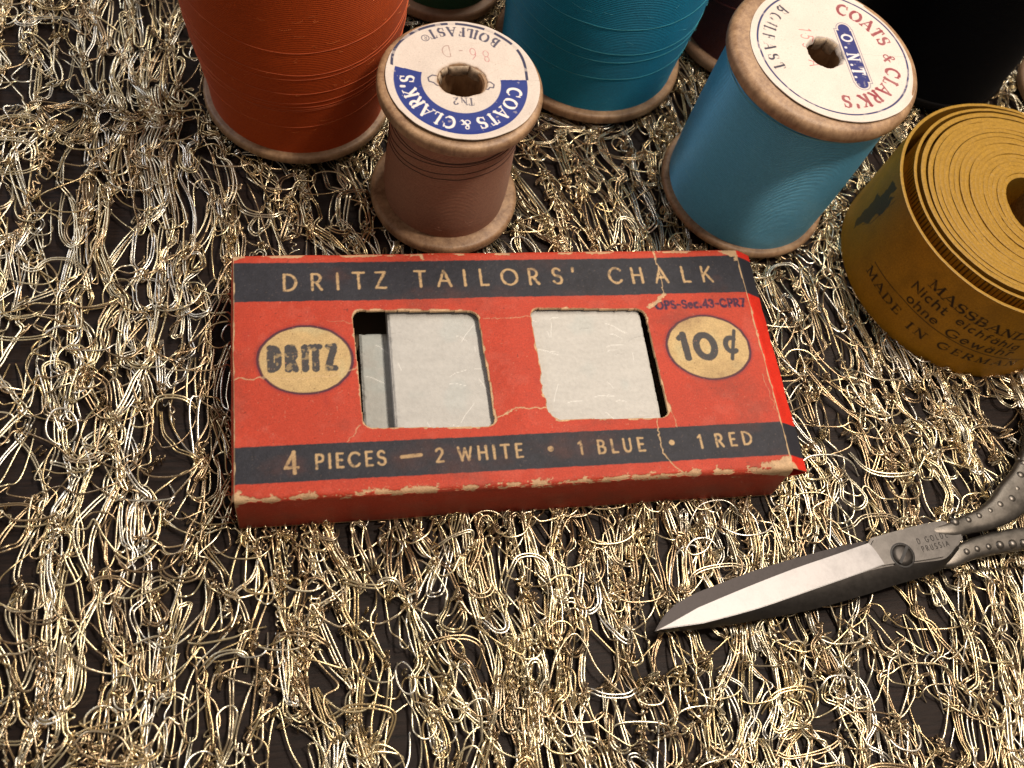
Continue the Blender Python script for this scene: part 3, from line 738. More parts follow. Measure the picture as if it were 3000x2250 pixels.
    T = np.maximum(T, tear([(7.56, 1.45), (7.60, 1.22), (7.62, .95)], .004, .7, 3))
    T = np.maximum(T, tear([(-.02, 2.21), (.28, 2.20), (.45, 2.21)], .010, .9, 4))
    T = np.maximum(T, tear([(.45, 2.20), (1.0, 2.16), (1.6, 2.19), (2.1, 2.36)], .010, .55, 4))
    T = np.maximum(T, tear([(4.28, 1.24), (4.55, 1.36), (4.8, 1.42), (5.36, 1.43)], .011, .9, 5))
    T = np.maximum(T, tear([(4.40, 3.28), (4.8, 3.26), (5.33, 3.30)], .004, .7, 6))
    T = np.maximum(T, tear([(2.08, 1.24), (1.96, 1.05), (1.86, .93)], .006, .8, 7))
    T = np.maximum(T, tear([(9.52, 1.9), (9.55, 1.4), (9.60, 1.0)], .003, .7, 8))
    T = np.maximum(T, tear([(3.36, 4.74), (3.40, 4.60)], .035, .9, 9))
    T = np.maximum(T, tear([(1.6, 3.30), (2.08, 3.26)], .003, .4, 10))
    # window rims rubbed to board
    wd = windows(X, Y)
    rim_w = .010 + .030 * sst(.50, .75, fbm(X * 6, Y * 6, 61, 3)) + .05 * sst(.22, .0, np.hypot(X - 4.33, Y - 1.28)) + .05 * sst(.22, .0, np.hypot(X - 7.50, Y - 1.32))
    T = np.maximum(T, np.clip(.5 - (wd - rim_w) / .012, 0, 1) * .9)
    # fold lines at front and back and ends worn
    wn = fbm(X * 5, Y * 9, 101, 4)
    front = np.abs(Y + .01) - (-.02 + .115 * sst(.37, .64, wn) * (1 + .6 * sst(6.8, 8.5, X)) + .02 * sst(.55, .6, fine))
    front = front + .10 * (fbm(X * 34, Y * 34, 103, 3) - .5)
    T = np.maximum(T, np.clip(.5 - front / .03, 0, 1) * .85)
    wn2 = fbm(X * 3.4 + 50, Y * 6, 111, 4)
    back = np.abs(Y - 4.70) - (-.03 + .085 * sst(.42, .66, wn2))
    back = back + .06 * (fbm(X * 34, Y * 34, 104, 3) - .5)
    T = np.maximum(T, np.clip(.5 - back / .02, 0, 1) * .8)
    for ex in (0.0, W_):
        en = np.abs(X - ex) - (.012 + .018 * sst(.4, .7, fbm(X * 2, Y * 5, 121, 3)))
        T = np.maximum(T, np.clip(.5 - en / .010, 0, 1) * .85)
    for (cx, cy, rr) in ((0, 0.0, .20), (W_, -.02, .30), (W_, 4.74, .26), (0, 4.74, .14), (W_ - .3, -.06, .16)):
        T = np.maximum(T, np.clip(.5 - (np.hypot((X - cx) * .8, Y - cy) - rr * (.45 + 1.0 * wn)) / .02, 0, 1) * .92)
    kr = np.ones(X.shape + (3,)) * np.array(KRAFT) * (.72 + .5 * fbm(X * 12, Y * 12, 131, 3))[..., None]
    col = col * (1 - T[..., None]) + kr * T[..., None]
    # scattered specks
    sp = fbm(X * 30, Y * 30, 141, 2)
    col = mixc(col, (.08, .02, .015), sst(.83, .9, sp) * .6 * (1 - bm_))
    col = mixc(col, (.55, .25, .16), sst(.83, .9, fbm(X * 30 + 40, Y * 30, 142, 2)) * .35 * (1 - bm_))
    # handling grime: soft dark patches and rubbed paths
    gr = sst(.50, .80, fbm(X * 1.1 + 20, Y * 1.6, 151, 5)) * (.4 + .8 * fbm(X * 10, Y * 10, 152, 3))
    col = mixc(col, (.10, .035, .025), np.clip(gr, 0, 1) * .38)
    # brown grime on the lower part of the side walls
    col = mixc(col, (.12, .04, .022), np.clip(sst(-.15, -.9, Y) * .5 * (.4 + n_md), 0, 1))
    return col, T
nx = 760
rf = .10                                        # rounding of the folds
side = HB - Z0
tt = np.concatenate([np.linspace(-side - .02, -.12, 60), np.linspace(-.11, .14, 26), np.linspace(.155, 4.60, 330), np.linspace(4.61, 4.88, 28), np.linspace(4.9, 4.74 + side, 40)])
xx = np.linspace(0, W_, nx)
X, T_ = np.meshgrid(xx, tt, indexing='ij')
colr, tear_m = card_print(X, T_)
def fold(T0):
    """arc-length coordinate across the box -> (y, z) with rounded folds and leaning walls"""
    y = np.clip(T0, 0, D_); z = np.full(T0.shape, HB)
    over = np.clip(-T0, 0, None); y = np.where(T0 < 0, -over * .05, y); z = np.where(T0 < 0, HB - over, z)
    ov2 = np.clip(T0 - D_, 0, None); y = np.where(T0 > D_, D_ + ov2 * .03, y); z = np.where(T0 > D_, HB - ov2, z)
    return y, z
y0, z0 = fold(T_)
acc_y = np.zeros(T_.shape); acc_z = np.zeros(T_.shape); ks = np.linspace(-rf, rf, 7)
for k_ in ks:
    a_, b_ = fold(T_ + k_); acc_y += a_; acc_z += b_
yy = acc_y / len(ks); zz = acc_z / len(ks)
on_top = sst(-.05, .2, T_) * sst(4.8, 4.55, T_)
zz = zz + on_top * (.030 * (fbm(X * .7, T_ * .7, 201, 2) - .5) + .010 * (fbm(X * 3, T_ * 3, 203, 3) - .5))
zz = zz - on_top * .035 * sst(.5, 0, np.clip(windows(X, T_), 0, None)) * .6        # the bars sag a little at the openings
zz = zz - tear_m * .012 + .003 * fbm(X * 20, T_ * 20, 205, 2)
yy = yy + .02 * (fbm(X * .8, T_ * .3, 207, 2) - .5) * (1 - on_top) * 2
xx2 = X + .02 * (fbm(X * .0 + 3, T_ * 1.1, 209, 2) - .5) * sst(.6, 0, np.minimum(X, W_ - X))
Pm = np.stack([xx2, yy, zz], -1)
cx_ = (X[:-1, :-1] + X[1:, 1:]) / 2; cy_ = (T_[:-1, :-1] + T_[1:, 1:]) / 2
keep = windows(cx_, cy_) > 0
me = grid_mesh('card_sleeve', Pm, colr, keep, wall=(0, 0, -.05), wallcol=(.50, .36, .21))
link('card_sleeve', me, M_CARD, box)
# bottom of the sleeve and left end wall
def slab(name, x0, x1, y0, y1, z0, z1, mat, parent, bev=0):
    bm = bmesh.new(); bmesh.ops.create_cube(bm, size=1)
    for v in bm.verts:
        v.co = Vector((x0 + (v.co.x + .5) * (x1 - x0), y0 + (v.co.y + .5) * (y1 - y0), z0 + (v.co.z + .5) * (z1 - z0)))
    if bev: bmesh.ops.bevel(bm, geom=bm.edges[:] + bm.verts[:], offset=bev, segments=3, affect='EDGES')
    me = bpy.data.meshes.new(name); bm.to_mesh(me); bm.free()
    for p_ in me.polygons: p_.use_smooth = True
    me.set_sharp_from_angle(angle=math.radians(35))
    return link(name, me, mat, parent)
slab('box_bottom', .03, W_ - .03, .0, D_ - .0, Z0 - .03, Z0 + .02, M_DARKCARD, box)
def end_sheet(name, prof, parent, left=False):
    """end wall as a bent card sheet; prof = list of (x, z) from the fold downwards"""
    ys = np.linspace(.03, D_ - .03, 300)
    pr = np.array(prof); s = np.r_[0, np.cumsum(np.hypot(*np.diff(pr, axis=0).T))]
    sv = np.linspace(0, s[-1], 90)
    px = np.interp(sv, s, pr[:, 0]); pz = np.interp(sv, s, pr[:, 1])
    S, Y = np.meshgrid(sv, ys, indexing='ij')
    base = np.array(RED2 if not left else RED)
    col = np.ones(S.shape + (3,)) * base * (.85 + .3 * fbm(S * 6, Y * 6, 301, 4))[..., None]
    wj = (fbm(S * 3, Y * 14, 303, 2) - .5) * .018; e = .012
    bnd = np.zeros(S.shape)
    for lo, hi in ((3.71, 4.56), (.275, .93)): bnd = np.maximum(bnd, np.clip(.5 + (Y - lo - wj) / e, 0, 1) * np.clip(.5 - (Y - hi - wj) / e, 0, 1))
    if not left: col = mixc(col, NAV, bnd)
    T = np.clip(.5 - (S - .022 - .03 * sst(.5, .8, fbm(Y * 6, S * 3, 305, 3))) / .012, 0, 1)
    T = np.maximum(T, np.clip(.5 - (np.hypot(S, Y - .0) - .16) / .03, 0, 1))
    col = mixc(col, KRAFT, T * .85)
    wob = (fbm(Y * 1.3, S * 1.0, 307, 3) - .5) * .05 * sst(0, .3, S)
    P = np.stack([px[:, None] + wob, Y, pz[:, None] + 0 * Y], -1)
    return link(name, grid_mesh(name, P, col, wall=(-.0 if left else 0, 0, -.02), wallcol=(.5, .36, .2)), M_CARD, parent)
end_sheet('end_flap', [(W_ - .01, HB - .03), (W_ + .06, HB - .045), (W_ + .36, HB - .235), (W_ + .37, HB - .26), (W_ + .28, HB - .34), (W_ + .02, HB - .42), (W_ - .05, Z0)], box)
end_sheet('end_wall', [(.01, HB - .03), (-.035, HB - .12), (-.07, HB - .6), (-.06, Z0)], box, left=True)

# the chalk pieces inside
def chalk(x0, x1, y0, y1, z0, z1, label, tone, seed, rotz=0):
    nxx, nyy = 200, 170
    r = .05
    xs = np.linspace(x0, x1, nxx); ys = np.linspace(y0, y1, nyy)
    X, Y = np.meshgrid(xs, ys, indexing='ij')
    n = fbm(X * 2, Y * 7, seed, 4)
    col = np.ones(X.shape + (3,)) * np.array(tone) * (.90 + .16 * n)[..., None]
    col = mixc(col, (.40, .38, .35), sst(.70, .80, fbm(X * 14, Y * 14, seed + 3, 3)) * .25)
    col = mixc(col, (.34, .42, .42), sst(.62, .80, fbm(X * 1.6 + 4, Y * 1.6, seed + 8, 3)) * .18)
    rg = np.random.default_rng(seed); hd = 0 * X
    for k in range(34):
        cx, cy = rg.uniform(x0, x1), rg.uniform(y0, y1); a = rg.normal(.15, .5); L_ = rg.uniform(.1, .5)
        if k % 5 == 0: a += 1.4
        pts = [(cx + L_ * (u - .5) * math.cos(a) , cy + L_ * (u - .5) * math.sin(a) + .02 * math.sin(u * 5)) for u in (0, .33, .66, 1)]
        d = np.clip(.5 - (seg_d(X, Y, pts) - .004) / .012, 0, 1)
        if k % 4 == 3: col = mixc(col, (.25, .23, .22), d * .5)
        else: col = mixc(col, (.72, .71, .68), d * .85)
        hd = hd - d * .008
    Z = z1 + hd + .008 * (fbm(X * 5, Y * 12, seed + 5, 4) - .5) + .012 * (fbm(X * 1.2, Y * 1.2, seed + 6, 2) - .5)
    ed = np.minimum(np.minimum(X - x0, x1 - X), np.minimum(Y - y0, y1 - Y))
    Z = Z - .035 * sst(.05, 0, ed) - .02 * sst(.55, .8, fbm(X * 9, Y * 9, seed + 7, 3)) * sst(.12, 0, ed)
    P = np.stack([X, Y, Z], -1)
    me = grid_mesh('chalk_piece', P, col, wall=(0, 0, -(z1 - z0)), wallcol=tuple(c * .9 for c in tone))
    o = link('chalk_piece', me, M_CHALK)
    o.rotation_euler[2] = rotz
    tag(o, label, 'chalk', 'pieces of tailors chalk inside the box')
    return o
chalk(2.66, 5.02, .62, 4.1, .66, 1.04, 'off-white chalk slab filling most of the left window, its straight left edge showing', (.45, .44, .42), 401, -.006)
chalk(5.05, 7.44, .62, 3.62, .68, 1.06, 'pale white chalk slab filling the right window of the box', (.49, .475, .45), 431, .002)
chalk(2.14, 4.6, .62, 3.30, .26, .76, 'lower chalk slab, toned grey for the shade it lies in, a strip of it showing left in the left window', (.36, .36, .34), 461, -.01)  # darker tone than the upper slabs: shade inside the box put into colour

# ------------------------------------------------------------------ measuring tape
tape = empty('tape_measure', (15.12, 4.85, .10))
tape.rotation_euler = (math.radians(1.5), math.radians(2.5), 0)
tag(tape, 'rolled yellow ochre measuring tape with black German print, standing on its edge', 'tape measure')
OCH = (.42, .195, .010); OCHE = (.28, .155, .020)
TW = 2.38
def ribbon(name, a0, a1, rfun, cfun, th, printf, parent, n, nz, z0=.0, z1=TW, sag=0):
    """upright strip following r(angle) with thickness th; printf(arc degrees, z, outer) -> colour"""
    A = np.linspace(a0, a1, n); Ar = np.radians(A)
    r = rfun(A); cx, cy = cfun(A)
    zz_ = np.linspace(z0, z1, nz)
    wob = .03 * (fbm(A / 40, A * 0, 500, 2) - .5) + .04 * (vn(A / 300., A * 0, 503) - .5) + .012 * (fbm(A / 4, A * 0, 505, 2) - .5)
    def ring(rr, zv, dz=0):
        return np.stack([cx + rr * np.cos(Ar), cy + rr * np.sin(Ar), zv + 0 * A + dz], -1)
    rows = []; cols = []
    for zv in zz_:                                     # outer face upwards
        rows.append(ring(r, zv, wob * (zv / z1))); cols.append(printf(A, zv + 0 * A, True) if zv < zz_[-1] else np.ones((n, 3)) * np.array(OCHE) * .9)
    for f_ in (.25, .5, .75):                          # cut edge on top
        rg_ = ring(r - th * f_, z1 + .006, wob); rows.append(rg_)
        e_ = np.ones((n, 3)) * np.array(OCHE) * (.75 + .5 * fbm(A * .6, A * 0 + f_ * 9, 507, 3))[:, None]; cols.append(e_)
    for zv in (z1, z1 * .6, z1 * .3, z0):
        rows.append(ring(r - th, zv, wob * (zv / z1))); cols.append(printf(A, zv + 0 * A, False) if zv < z1 else np.ones((n, 3)) * np.array(OCHE) * .9)
    P = np.stack(rows, 0); Cc = np.stack(cols, 0)
    me = grid_mesh(name, P.transpose(1, 0, 2)[::-1], Cc.transpose(1, 0, 2)[::-1])
    me.set_sharp_from_angle(angle=math.radians(50))
    return link(name, me, M_TAPE, parent)
def base_och(A, Z, seed=0):
    n = fbm(A / 7, Z * 2.5, 511 + seed, 4)
    return np.ones(A.shape + (3,)) * np.array(OCH) * (.72 + .5 * n)[..., None]
def tape_print(A, Z, outer):
    col = base_och(A, Z)
    if not outer: return col
    S = (A + 180) / 180 * PI * 2.6          # cm along the wall, 0 at -180 deg
    dg = lambda d: (d + 180) / 180 * PI * 2.6
    K = dict(wt=.24, thin=.12, serif=.11, soft=.018, jit=.04, xs=1.5)
    t = np.clip(.5 - (seg_d(S, Z, [(dg(-170.5), .95), (dg(-150), 1.0), (dg(-128), .93), (dg(-107), .86), (dg(-83), .76), (dg(-50), .7)]) - .012) / .015, 0, 1)
    t = np.maximum(t, ink_line(S, Z, 'MADE', dg(-170.5), dg(-146.5), .62, .20, .58, **K))
    t = np.maximum(t, ink_line(S, Z, 'IN', dg(-139.5), dg(-131), .50, .20, **K))
    t = np.maximum(t, ink_line(S, Z, 'GERMANY', dg(-124.5), dg(-81), .54, .19, .52, **K))
    t = np.maximum(t, ink_line(S, Z, 'MASSBAND', dg(-146), dg(-97), 1.72, .22, 1.55, **K))
    K2 = dict(wt=.19, thin=.15, soft=.018, jit=.04, xs=1.45)
    t = np.maximum(t, ink_line(S, Z, 'Nicht', dg(-151), dg(-132.5), 1.38, .22, 1.38, **K2))
    t = np.maximum(t, ink_line(S, Z, 'eichfahig', dg(-127), dg(-95), 1.38, .20, 1.20, **K2))
    t = np.maximum(t, ink_line(S, Z, 'ohne', dg(-148.5), dg(-132), 1.05, .21, 1.03, **K2))
    t = np.maximum(t, ink_line(S, Z, 'Gewahr', dg(-126.5), dg(-94), .96, .22, .93, **K2))
    t = t * (1 - .3 * sst(.6, .8, fbm(S * 8, Z * 8, 521, 3)))
    col = mixc(col, (.010, .005, .004), t * .96)
    # dark printed leaf-like mark at the left
    s2_ = np.where(A > 100, A, A + 360); u = (s2_ - 168) / 180 * PI * 2.6
    P = [(-.30, .75), (-.22, 1.15), (-.30, 1.55), (-.10, 1.65), (-.18, 2.15), (.06, 2.25), (.10, 1.9), (.22, 2.1), (.26, 1.6), (.12, 1.4), (.15, 1.1), (-.02, 1.0), (-.12, .55)]
    ins = np.zeros(A.shape, bool); un = u + (fbm(u * 6, Z * 6, 531, 3) - .5) * .14; zn = Z + (fbm(u * 6 + 9, Z * 6, 532, 3) - .5) * .14
    for (xa, ya), (xb, yb) in zip(P, P[1:] + P[:1]):
        c_ = ((ya > zn) != (yb > zn)) & (un < (xb - xa) * (zn - ya) / (yb - ya + 1e-9) + xa); ins ^= c_
    col = mixc(col, (.028, .030, .015), ins * .85)
    l2 = np.clip(.5 - (seg_d(u, Z, [(.30, 2.1), (.20, 1.2), (.02, .9)]) - .008) / .02, 0, 1)
    col = mixc(col, (.05, .03, .015), l2 * .8)
    return col
def tick_print(A, Z, outer):
    col = base_och(A, Z, 5)
    if not outer: return col
    st = 2.25
    ph = np.abs(((A / st) + .5) % 1 - .5) * st
    longer = (np.round(A / st) % 5 == 0)
    t = (ph < .35) & (Z > TW - np.where(longer, .42, .26))
    return mixc(col, (.03, .018, .010), t * .85)
c0f = lambda A: (0 * A, 0 * A)
# outermost turn, loose on the left
ribbon('outer_turn', -322, 37, lambda A: 2.60 + .0 * A, lambda A: (0 * A, 0 * A), .065, tape_print, tape, 1500, 150)
# second turn with the scale, lying well inside the first on the left
ribbon('scale_turn', -322, 36, lambda A: 2.40 + .03 * np.sin(np.radians(A + 60)), lambda A: (.10 + 0 * A, .06 + 0 * A), .062, tick_print, tape, 1300, 100)
# the tight inner coil
def coil_r(A):
    k = (A + 200) / 360.
    return 2.28 - .083 * k - .030 * np.sin(k * 9.0) * 0 
turns = 17
def coil_c(A):
    k = np.clip((A + 330) / 360. / turns, 0, 1)
    return (.12 + .18 * k, .08 - .14 * k)
def coil_rr(A):
    k = (A + 330) / 360.
    gaps = np.array([.150, .100, .083, .083, .112, .083, .0835, .082, .098, .083, .082, .083, .104, .083, .0835, .092, .083, .083])
    rad = 2.31 - np.r_[0, np.cumsum(gaps)]
    asp = 1 - .13 * (k / turns) * np.cos(np.radians(A)) ** 2 + 0.07 * (k / turns) * np.sin(np.radians(A)) ** 2
    return np.interp(k, np.arange(len(rad), dtype=float), rad) * asp + .006 * (fbm(A / 35, A * 0, 541, 2) - .5)
ribbon('inner_coil', -330, -330 + 360 * turns, coil_rr, coil_c, .1035, lambda A, Z, o_: base_och(A, Z, 9), tape, 3600, 10)
M_BRASS = plain('worn_brass', (.42, .34, .22), .35, .9, nscale=18, namp=.3)
# metal tip of the tape sticking into the middle
tipP = []
for i, zv in enumerate(np.linspace(.5, TW - .02, 12)):
    f = i / 11
    tipP.append(((.02 - .05 * math.sin(f * 3), -.9 + .25 * f, zv), (.22 + .06 * math.sin(f * 3), .05 + .25 * math.sin(f * 2.4), zv)))
V = []; F = []
for (a_, b_) in tipP:
    V += [a_, b_, (b_[0] + .03, b_[1] - .02, b_[2]), (a_[0] + .03, a_[1] - .02, a_[2])]
for i in range(11):
    for k in range(4): F.append((i * 4 + k, i * 4 + (k + 1) % 4, (i + 1) * 4 + (k + 1) % 4, (i + 1) * 4 + k))
F += [(3, 2, 1, 0), (44, 45, 46, 47)]
tp = link('metal_tip', py_mesh('metal_tip', V, F), M_BRASS, tape); tp.location = (.20, .25, 0)

# ------------------------------------------------------------------ scissors
sci = empty('scissors', (0, 0, 0))
tag(sci, 'slightly open steel embroidery scissors with beaded handles at the lower right', 'scissors')
def steel(name, col, rough, sc=9, namp=.15, stain=.0, aniso=0):
    m_, N, L, p = new_mat(name)
    tc = N.new('ShaderNodeTexCoord'); nz = N.new('ShaderNodeTexNoise'); nz.inputs['Scale'].default_value = sc; nz.inputs['Detail'].default_value = 8; nz.inputs['Roughness'].default_value = .7
    L.new(tc.outputs['Object'], nz.inputs['Vector'])
    mr = N.new('ShaderNodeMapRange'); mr.inputs[1].default_value = .3; mr.inputs[2].default_value = .75; mr.inputs[3].default_value = rough * .92; mr.inputs[4].default_value = rough * 1.12
    L.new(nz.outputs['Fac'], mr.inputs[0]); L.new(mr.outputs[0], p.inputs['Roughness'])
    cr = N.new('ShaderNodeValToRGB'); cr.color_ramp.elements[0].position = .32; cr.color_ramp.elements[1].position = .6
    cr.color_ramp.elements[0].color = (*[c * (1 - namp) for c in col], 1); cr.color_ramp.elements[1].color = (*col, 1)
    L.new(nz.outputs['Fac'], cr.inputs[0]); L.new(cr.outputs[0], p.inputs['Base Color'])
    n2 = N.new('ShaderNodeTexNoise'); n2.inputs['Scale'].default_value = 45; n2.inputs['Detail'].default_value = 4
    L.new(tc.outputs['Object'], n2.inputs['Vector'])
    b = N.new('ShaderNodeBump'); b.inputs['Strength'].default_value = .12; b.inputs['Distance'].default_value = .01
    L.new(n2.outputs['Fac'], b.inputs['Height']); L.new(b.outputs[0], p.inputs['Normal'])
    p.inputs['Metallic'].default_value = .95
    return m_
M_POL = steel('polished_steel', (.215, .205, .205), .44, 3.2, .28)
M_STL = steel('satin_steel', (.125, .115, .108), .40, 6, .22)
M_DRK = steel('dark_steel', (.060, .054, .050), .46, 9, .25)
M_HND = steel('worn_nickel', (.15, .135, .12), .40, 5, .35)
def plate(name, pts, zf, th, mat, parent, bev=.03):
    """flat plate from an outline; zf(x, y) = height of its upper face"""
    bm = bmesh.new()
    top = [bm.verts.new((x, y, zf(x, y))) for x, y in pts]
    bot = [bm.verts.new((x, y, zf(x, y) - (th(x, y) if callable(th) else th))) for x, y in pts]
    bm.faces.new(top); bm.faces.new(bot[::-1]); n = len(pts)
    for i in range(n): bm.faces.new((top[i], bot[i], bot[(i + 1) % n], top[(i + 1) % n]))
    bmesh.ops.recalc_face_normals(bm, faces=bm.faces)
    if bev:
        es = [e for e in bm.edges if all(v in top for v in e.verts)]
        bmesh.ops.bevel(bm, geom=es, offset=bev, segments=4, affect='EDGES', clamp_overlap=True)
    bmesh.ops.triangulate(bm, faces=[f for f in bm.faces if len(f.verts) > 4])
    me = bpy.data.meshes.new(name); bm.to_mesh(me); bm.free()
    for p_ in me.polygons: p_.use_smooth = True
    me.set_sharp_from_angle(angle=math.radians(28))
    return link(name, me, mat, parent)
def sweep(name, pts, wid, hei, mat, parent, sides=20, n=90):
    """tapered bar along a smooth line; pts (x,y,z), wid/hei half sizes at each point"""
    pts = np.array(pts, float); k = len(pts); u = np.linspace(0, k - 1, n)
    def cr(a):
        a = np.array(a, float); out = []
        for t in u:
            i = min(int(t), k - 2); f = t - i
            p0 = a[max(i - 1, 0)]; p1 = a[i]; p2 = a[i + 1]; p3 = a[min(i + 2, k - 1)]
            out.append(.5 * ((2 * p1) + (-p0 + p2) * f + (2 * p0 - 5 * p1 + 4 * p2 - p3) * f * f + (-p0 + 3 * p1 - 3 * p2 + p3) * f ** 3))
        return np.array(out)
    P = cr(pts); Wd = cr(wid); Hd = cr(hei)
    T = np.gradient(P, axis=0); T /= np.linalg.norm(T, axis=1)[:, None]
    S = np.cross(T, [0, 0, 1.]); S /= np.linalg.norm(S, axis=1)[:, None]; U = np.cross(S, T)
    a = np.linspace(0, 2 * PI, sides, endpoint=False)
    ca = np.sign(np.cos(a)) * np.abs(np.cos(a)) ** .7; sa = np.sign(np.sin(a)) * np.abs(np.sin(a)) ** .7
    V = P[:, None] + Wd[:, None, None] * ca[None, :, None] * S[:, None] + Hd[:, None, None] * sa[None, :, None] * U[:, None]
    i = np.arange(n - 1)[:, None]; j = np.arange(sides)[None]; j2 = (j + 1) % sides
    F = np.stack([i * sides + j, i * sides + j2, (i + 1) * sides + j2, (i + 1) * sides + j], -1).reshape(-1, 4)
    V = V.reshape(-1, 3)
    F = [tuple(f) for f in F] + [tuple(range(sides))[::-1], tuple(range((n - 1) * sides, n * sides))]
    return link(name, py_mesh(name, V, F, True, 50), mat, parent)
def smooth_line(P, k=5):
    P = [np.array(p, float) for p in P]; out = []
    for i in range(len(P) - 1):
        p0 = P[max(i - 1, 0)]; p1 = P[i]; p2 = P[i + 1]; p3 = P[min(i + 2, len(P) - 1)]
        for s in range(k):
            f = s / k; out.append(tuple(.5 * ((2 * p1) + (-p0 + p2) * f + (2 * p0 - 5 * p1 + 4 * p2 - p3) * f * f + (-p0 + 3 * p1 - 3 * p2 + p3) * f ** 3)))
    out.append(tuple(P[-1])); return out
# rear blade: its dark inner face shows above the front one
rear = smooth_line([(6.79, -2.45), (7.05, -2.16), (7.446, -1.931), (8.106, -1.733), (8.812, -1.548), (9.523, -1.406), (10.246, -1.277), (11.05, -1.165)]) + [(11.5, -1.3), (11.2, -1.7), (10.5, -1.85), (9.4, -2.05), (8.2, -2.3), (7.2, -2.42)]
plate('rear_blade', rear, lambda x, y: .42 + .02 * (y + 2.0), .10, steel('tarnished_steel', (.034, .030, .030), .46, 7, .35), sci, .015)
# front blade body
fb_ = [(6.80, -2.452)] + smooth_line([(7.577, -2.16), (8.446, -1.905), (9.446, -1.64), (10.283, -1.45), (10.996, -1.275)], 3) + \
      smooth_line([(11.084, -1.17), (11.538, -1.083), (12.187, -.973), (12.62, -.94)], 3) + \
      [(12.95, -1.10), (12.90, -1.30), (12.72, -1.47)] + \
      smooth_line([(12.40, -1.67), (11.9, -1.71), (11.3, -1.73), (10.73, -1.81), (9.672, -2.045), (8.618, -2.272), (7.609, -2.43)], 3)[:-1] + [(7.2, -2.45)]
def zfront(x, y): return .50 + .12 * min(1, max(0, (x - 6.8) / 4.2))
plate('front_blade', fb_, zfront, lambda x, y: .06 + .14 * min(1, max(0, (x - 6.8) / 3)), M_STL, sci, .05)
# the dark back of the front blade, sloping down to its outer edge
inn = smooth_line([(6.84, -2.455), (7.609, -2.42), (8.618, -2.262), (9.672, -2.035), (10.73, -1.80), (11.3, -1.72), (11.9, -1.70), (12.40, -1.66), (12.72, -1.44)], 4)
out_ = smooth_line([(6.80, -2.463), (7.658, -2.475), (8.648, -2.415), (9.668, -2.325), (10.707, -2.16), (11.3, -2.04), (11.9, -1.93), (12.40, -1.80), (12.80, -1.52)], 4)
V = []; F = []
for (a_, b_) in zip(inn, out_):
    za = zfront(*a_) + .010; V += [(a_[0], a_[1], za), ((a_[0] + b_[0]) / 2, (a_[1] + b_[1]) / 2, za - .05), (b_[0], b_[1], za - .17), (b_[0], b_[1] + .02, za - .26), (a_[0], a_[1], za - .1)]
for i in range(len(inn) - 1):
    for k in range(5): F.append((i * 5 + k, i * 5 + (k + 1) % 5, (i + 1) * 5 + (k + 1) % 5, (i + 1) * 5 + k))
F += [(4, 3, 2, 1, 0), tuple((len(inn) - 1) * 5 + k for k in range(5))]
link('blade_back', py_mesh('blade_back', V, F, True, 35), M_DRK, sci)
# ground bevel, polished
bv = [(6.84, -2.452)] + smooth_line([(7.577, -2.148), (8.446, -1.893), (9.446, -1.625), (10.283, -1.435), (10.98, -1.27)], 3) + [(11.03, -1.33), (11.08, -1.438), (11.14, -1.60), (11.165, -1.67)] + \
     smooth_line([(11.14, -1.69), (10.73, -1.79), (9.672, -2.029), (8.618, -2.262), (7.609, -2.42)], 3)
plate('ground_bevel', bv, lambda x, y: zfront(x, y) + .022 - .03 * (y + 1.9 - .20 * (x - 9)) , .03, M_POL, sci, .012)
# handles
zc = .52
sweep('handle', [(12.35, -1.12, .56), (12.75, -1.12, .54), (13.1, -1.03, zc), (13.5, -.95, zc), (13.93, -.78, zc), (14.28, -.55, zc), (14.66, -.26, zc), (15.08, .28, zc), (15.6, 1.25, zc), (16.8, 1.5, zc), (17.7, .8, zc), (17.5, -.2, zc), (16.4, -.55, zc), (15.2, -.35, zc), (14.75, -.2, .5)],
      [.08, .15, .18, .22, .29, .34, .34, .28, .2, .2, .2, .2, .2, .2, .12], [.06, .11, .12, .13, .14, .14, .14, .13, .13, .13, .13, .13, .13, .13, .1], M_HND, sci, n=220)
sweep('handle', [(12.2, -1.70, .44), (12.6, -1.66, .44), (12.95, -1.52, .44), (13.4, -1.43, .44), (13.85, -1.38, .44), (14.3, -1.36, .44), (14.9, -1.42, .44), (15.6, -1.9, .44), (16.6, -2.5, .44), (17.6, -2.3, .44), (17.7, -1.4, .44), (16.7, -.95, .44), (15.5, -1.1, .44), (14.95, -1.3, .42)],
      [.06, .14, .18, .20, .21, .22, .22, .2, .2, .2, .2, .2, .2, .12], [.05, .1, .12, .12, .12, .12, .12, .13, .13, .13, .13, .13, .13, .1], M_HND, sci, n=220)
def bead(x, y, z, r):
    bm = bmesh.new(); bmesh.ops.create_uvsphere(bm, u_segments=14, v_segments=8, radius=r)
    for v in bm.verts: v.co = Vector((v.co.x * 1.05 + x, v.co.y + y, v.co.z * .8 + z))
    me = bpy.data.meshes.new('bead'); bm.to_mesh(me); bm.free()
    for p_ in me.polygons: p_.use_smooth = True
    return link('bead', me, M_HND, sci)
for (x, y) in ((12.82, -1.00), (13.10, -.98), (13.36, -.92), (13.61, -.85), (13.85, -.75), (14.12, -.62), (14.34, -.43), (14.52, -.18), (14.68, .08)):
    bead(x + random.uniform(-.015, .015), y + random.uniform(-.01, .025), .60, random.uniform(.075, .105))
    bead(x - .02, y + .11, .56, random.uniform(.03, .055))
for (x, y) in ((12.90, -1.545), (13.13, -1.51), (13.37, -1.49), (13.62, -1.47), (13.88, -1.46), (14.13, -1.46), (14.36, -1.47)):
    bead(x + random.uniform(-.015, .015), y + random.uniform(-.015, .015), .525, random.uniform(.065, .095))
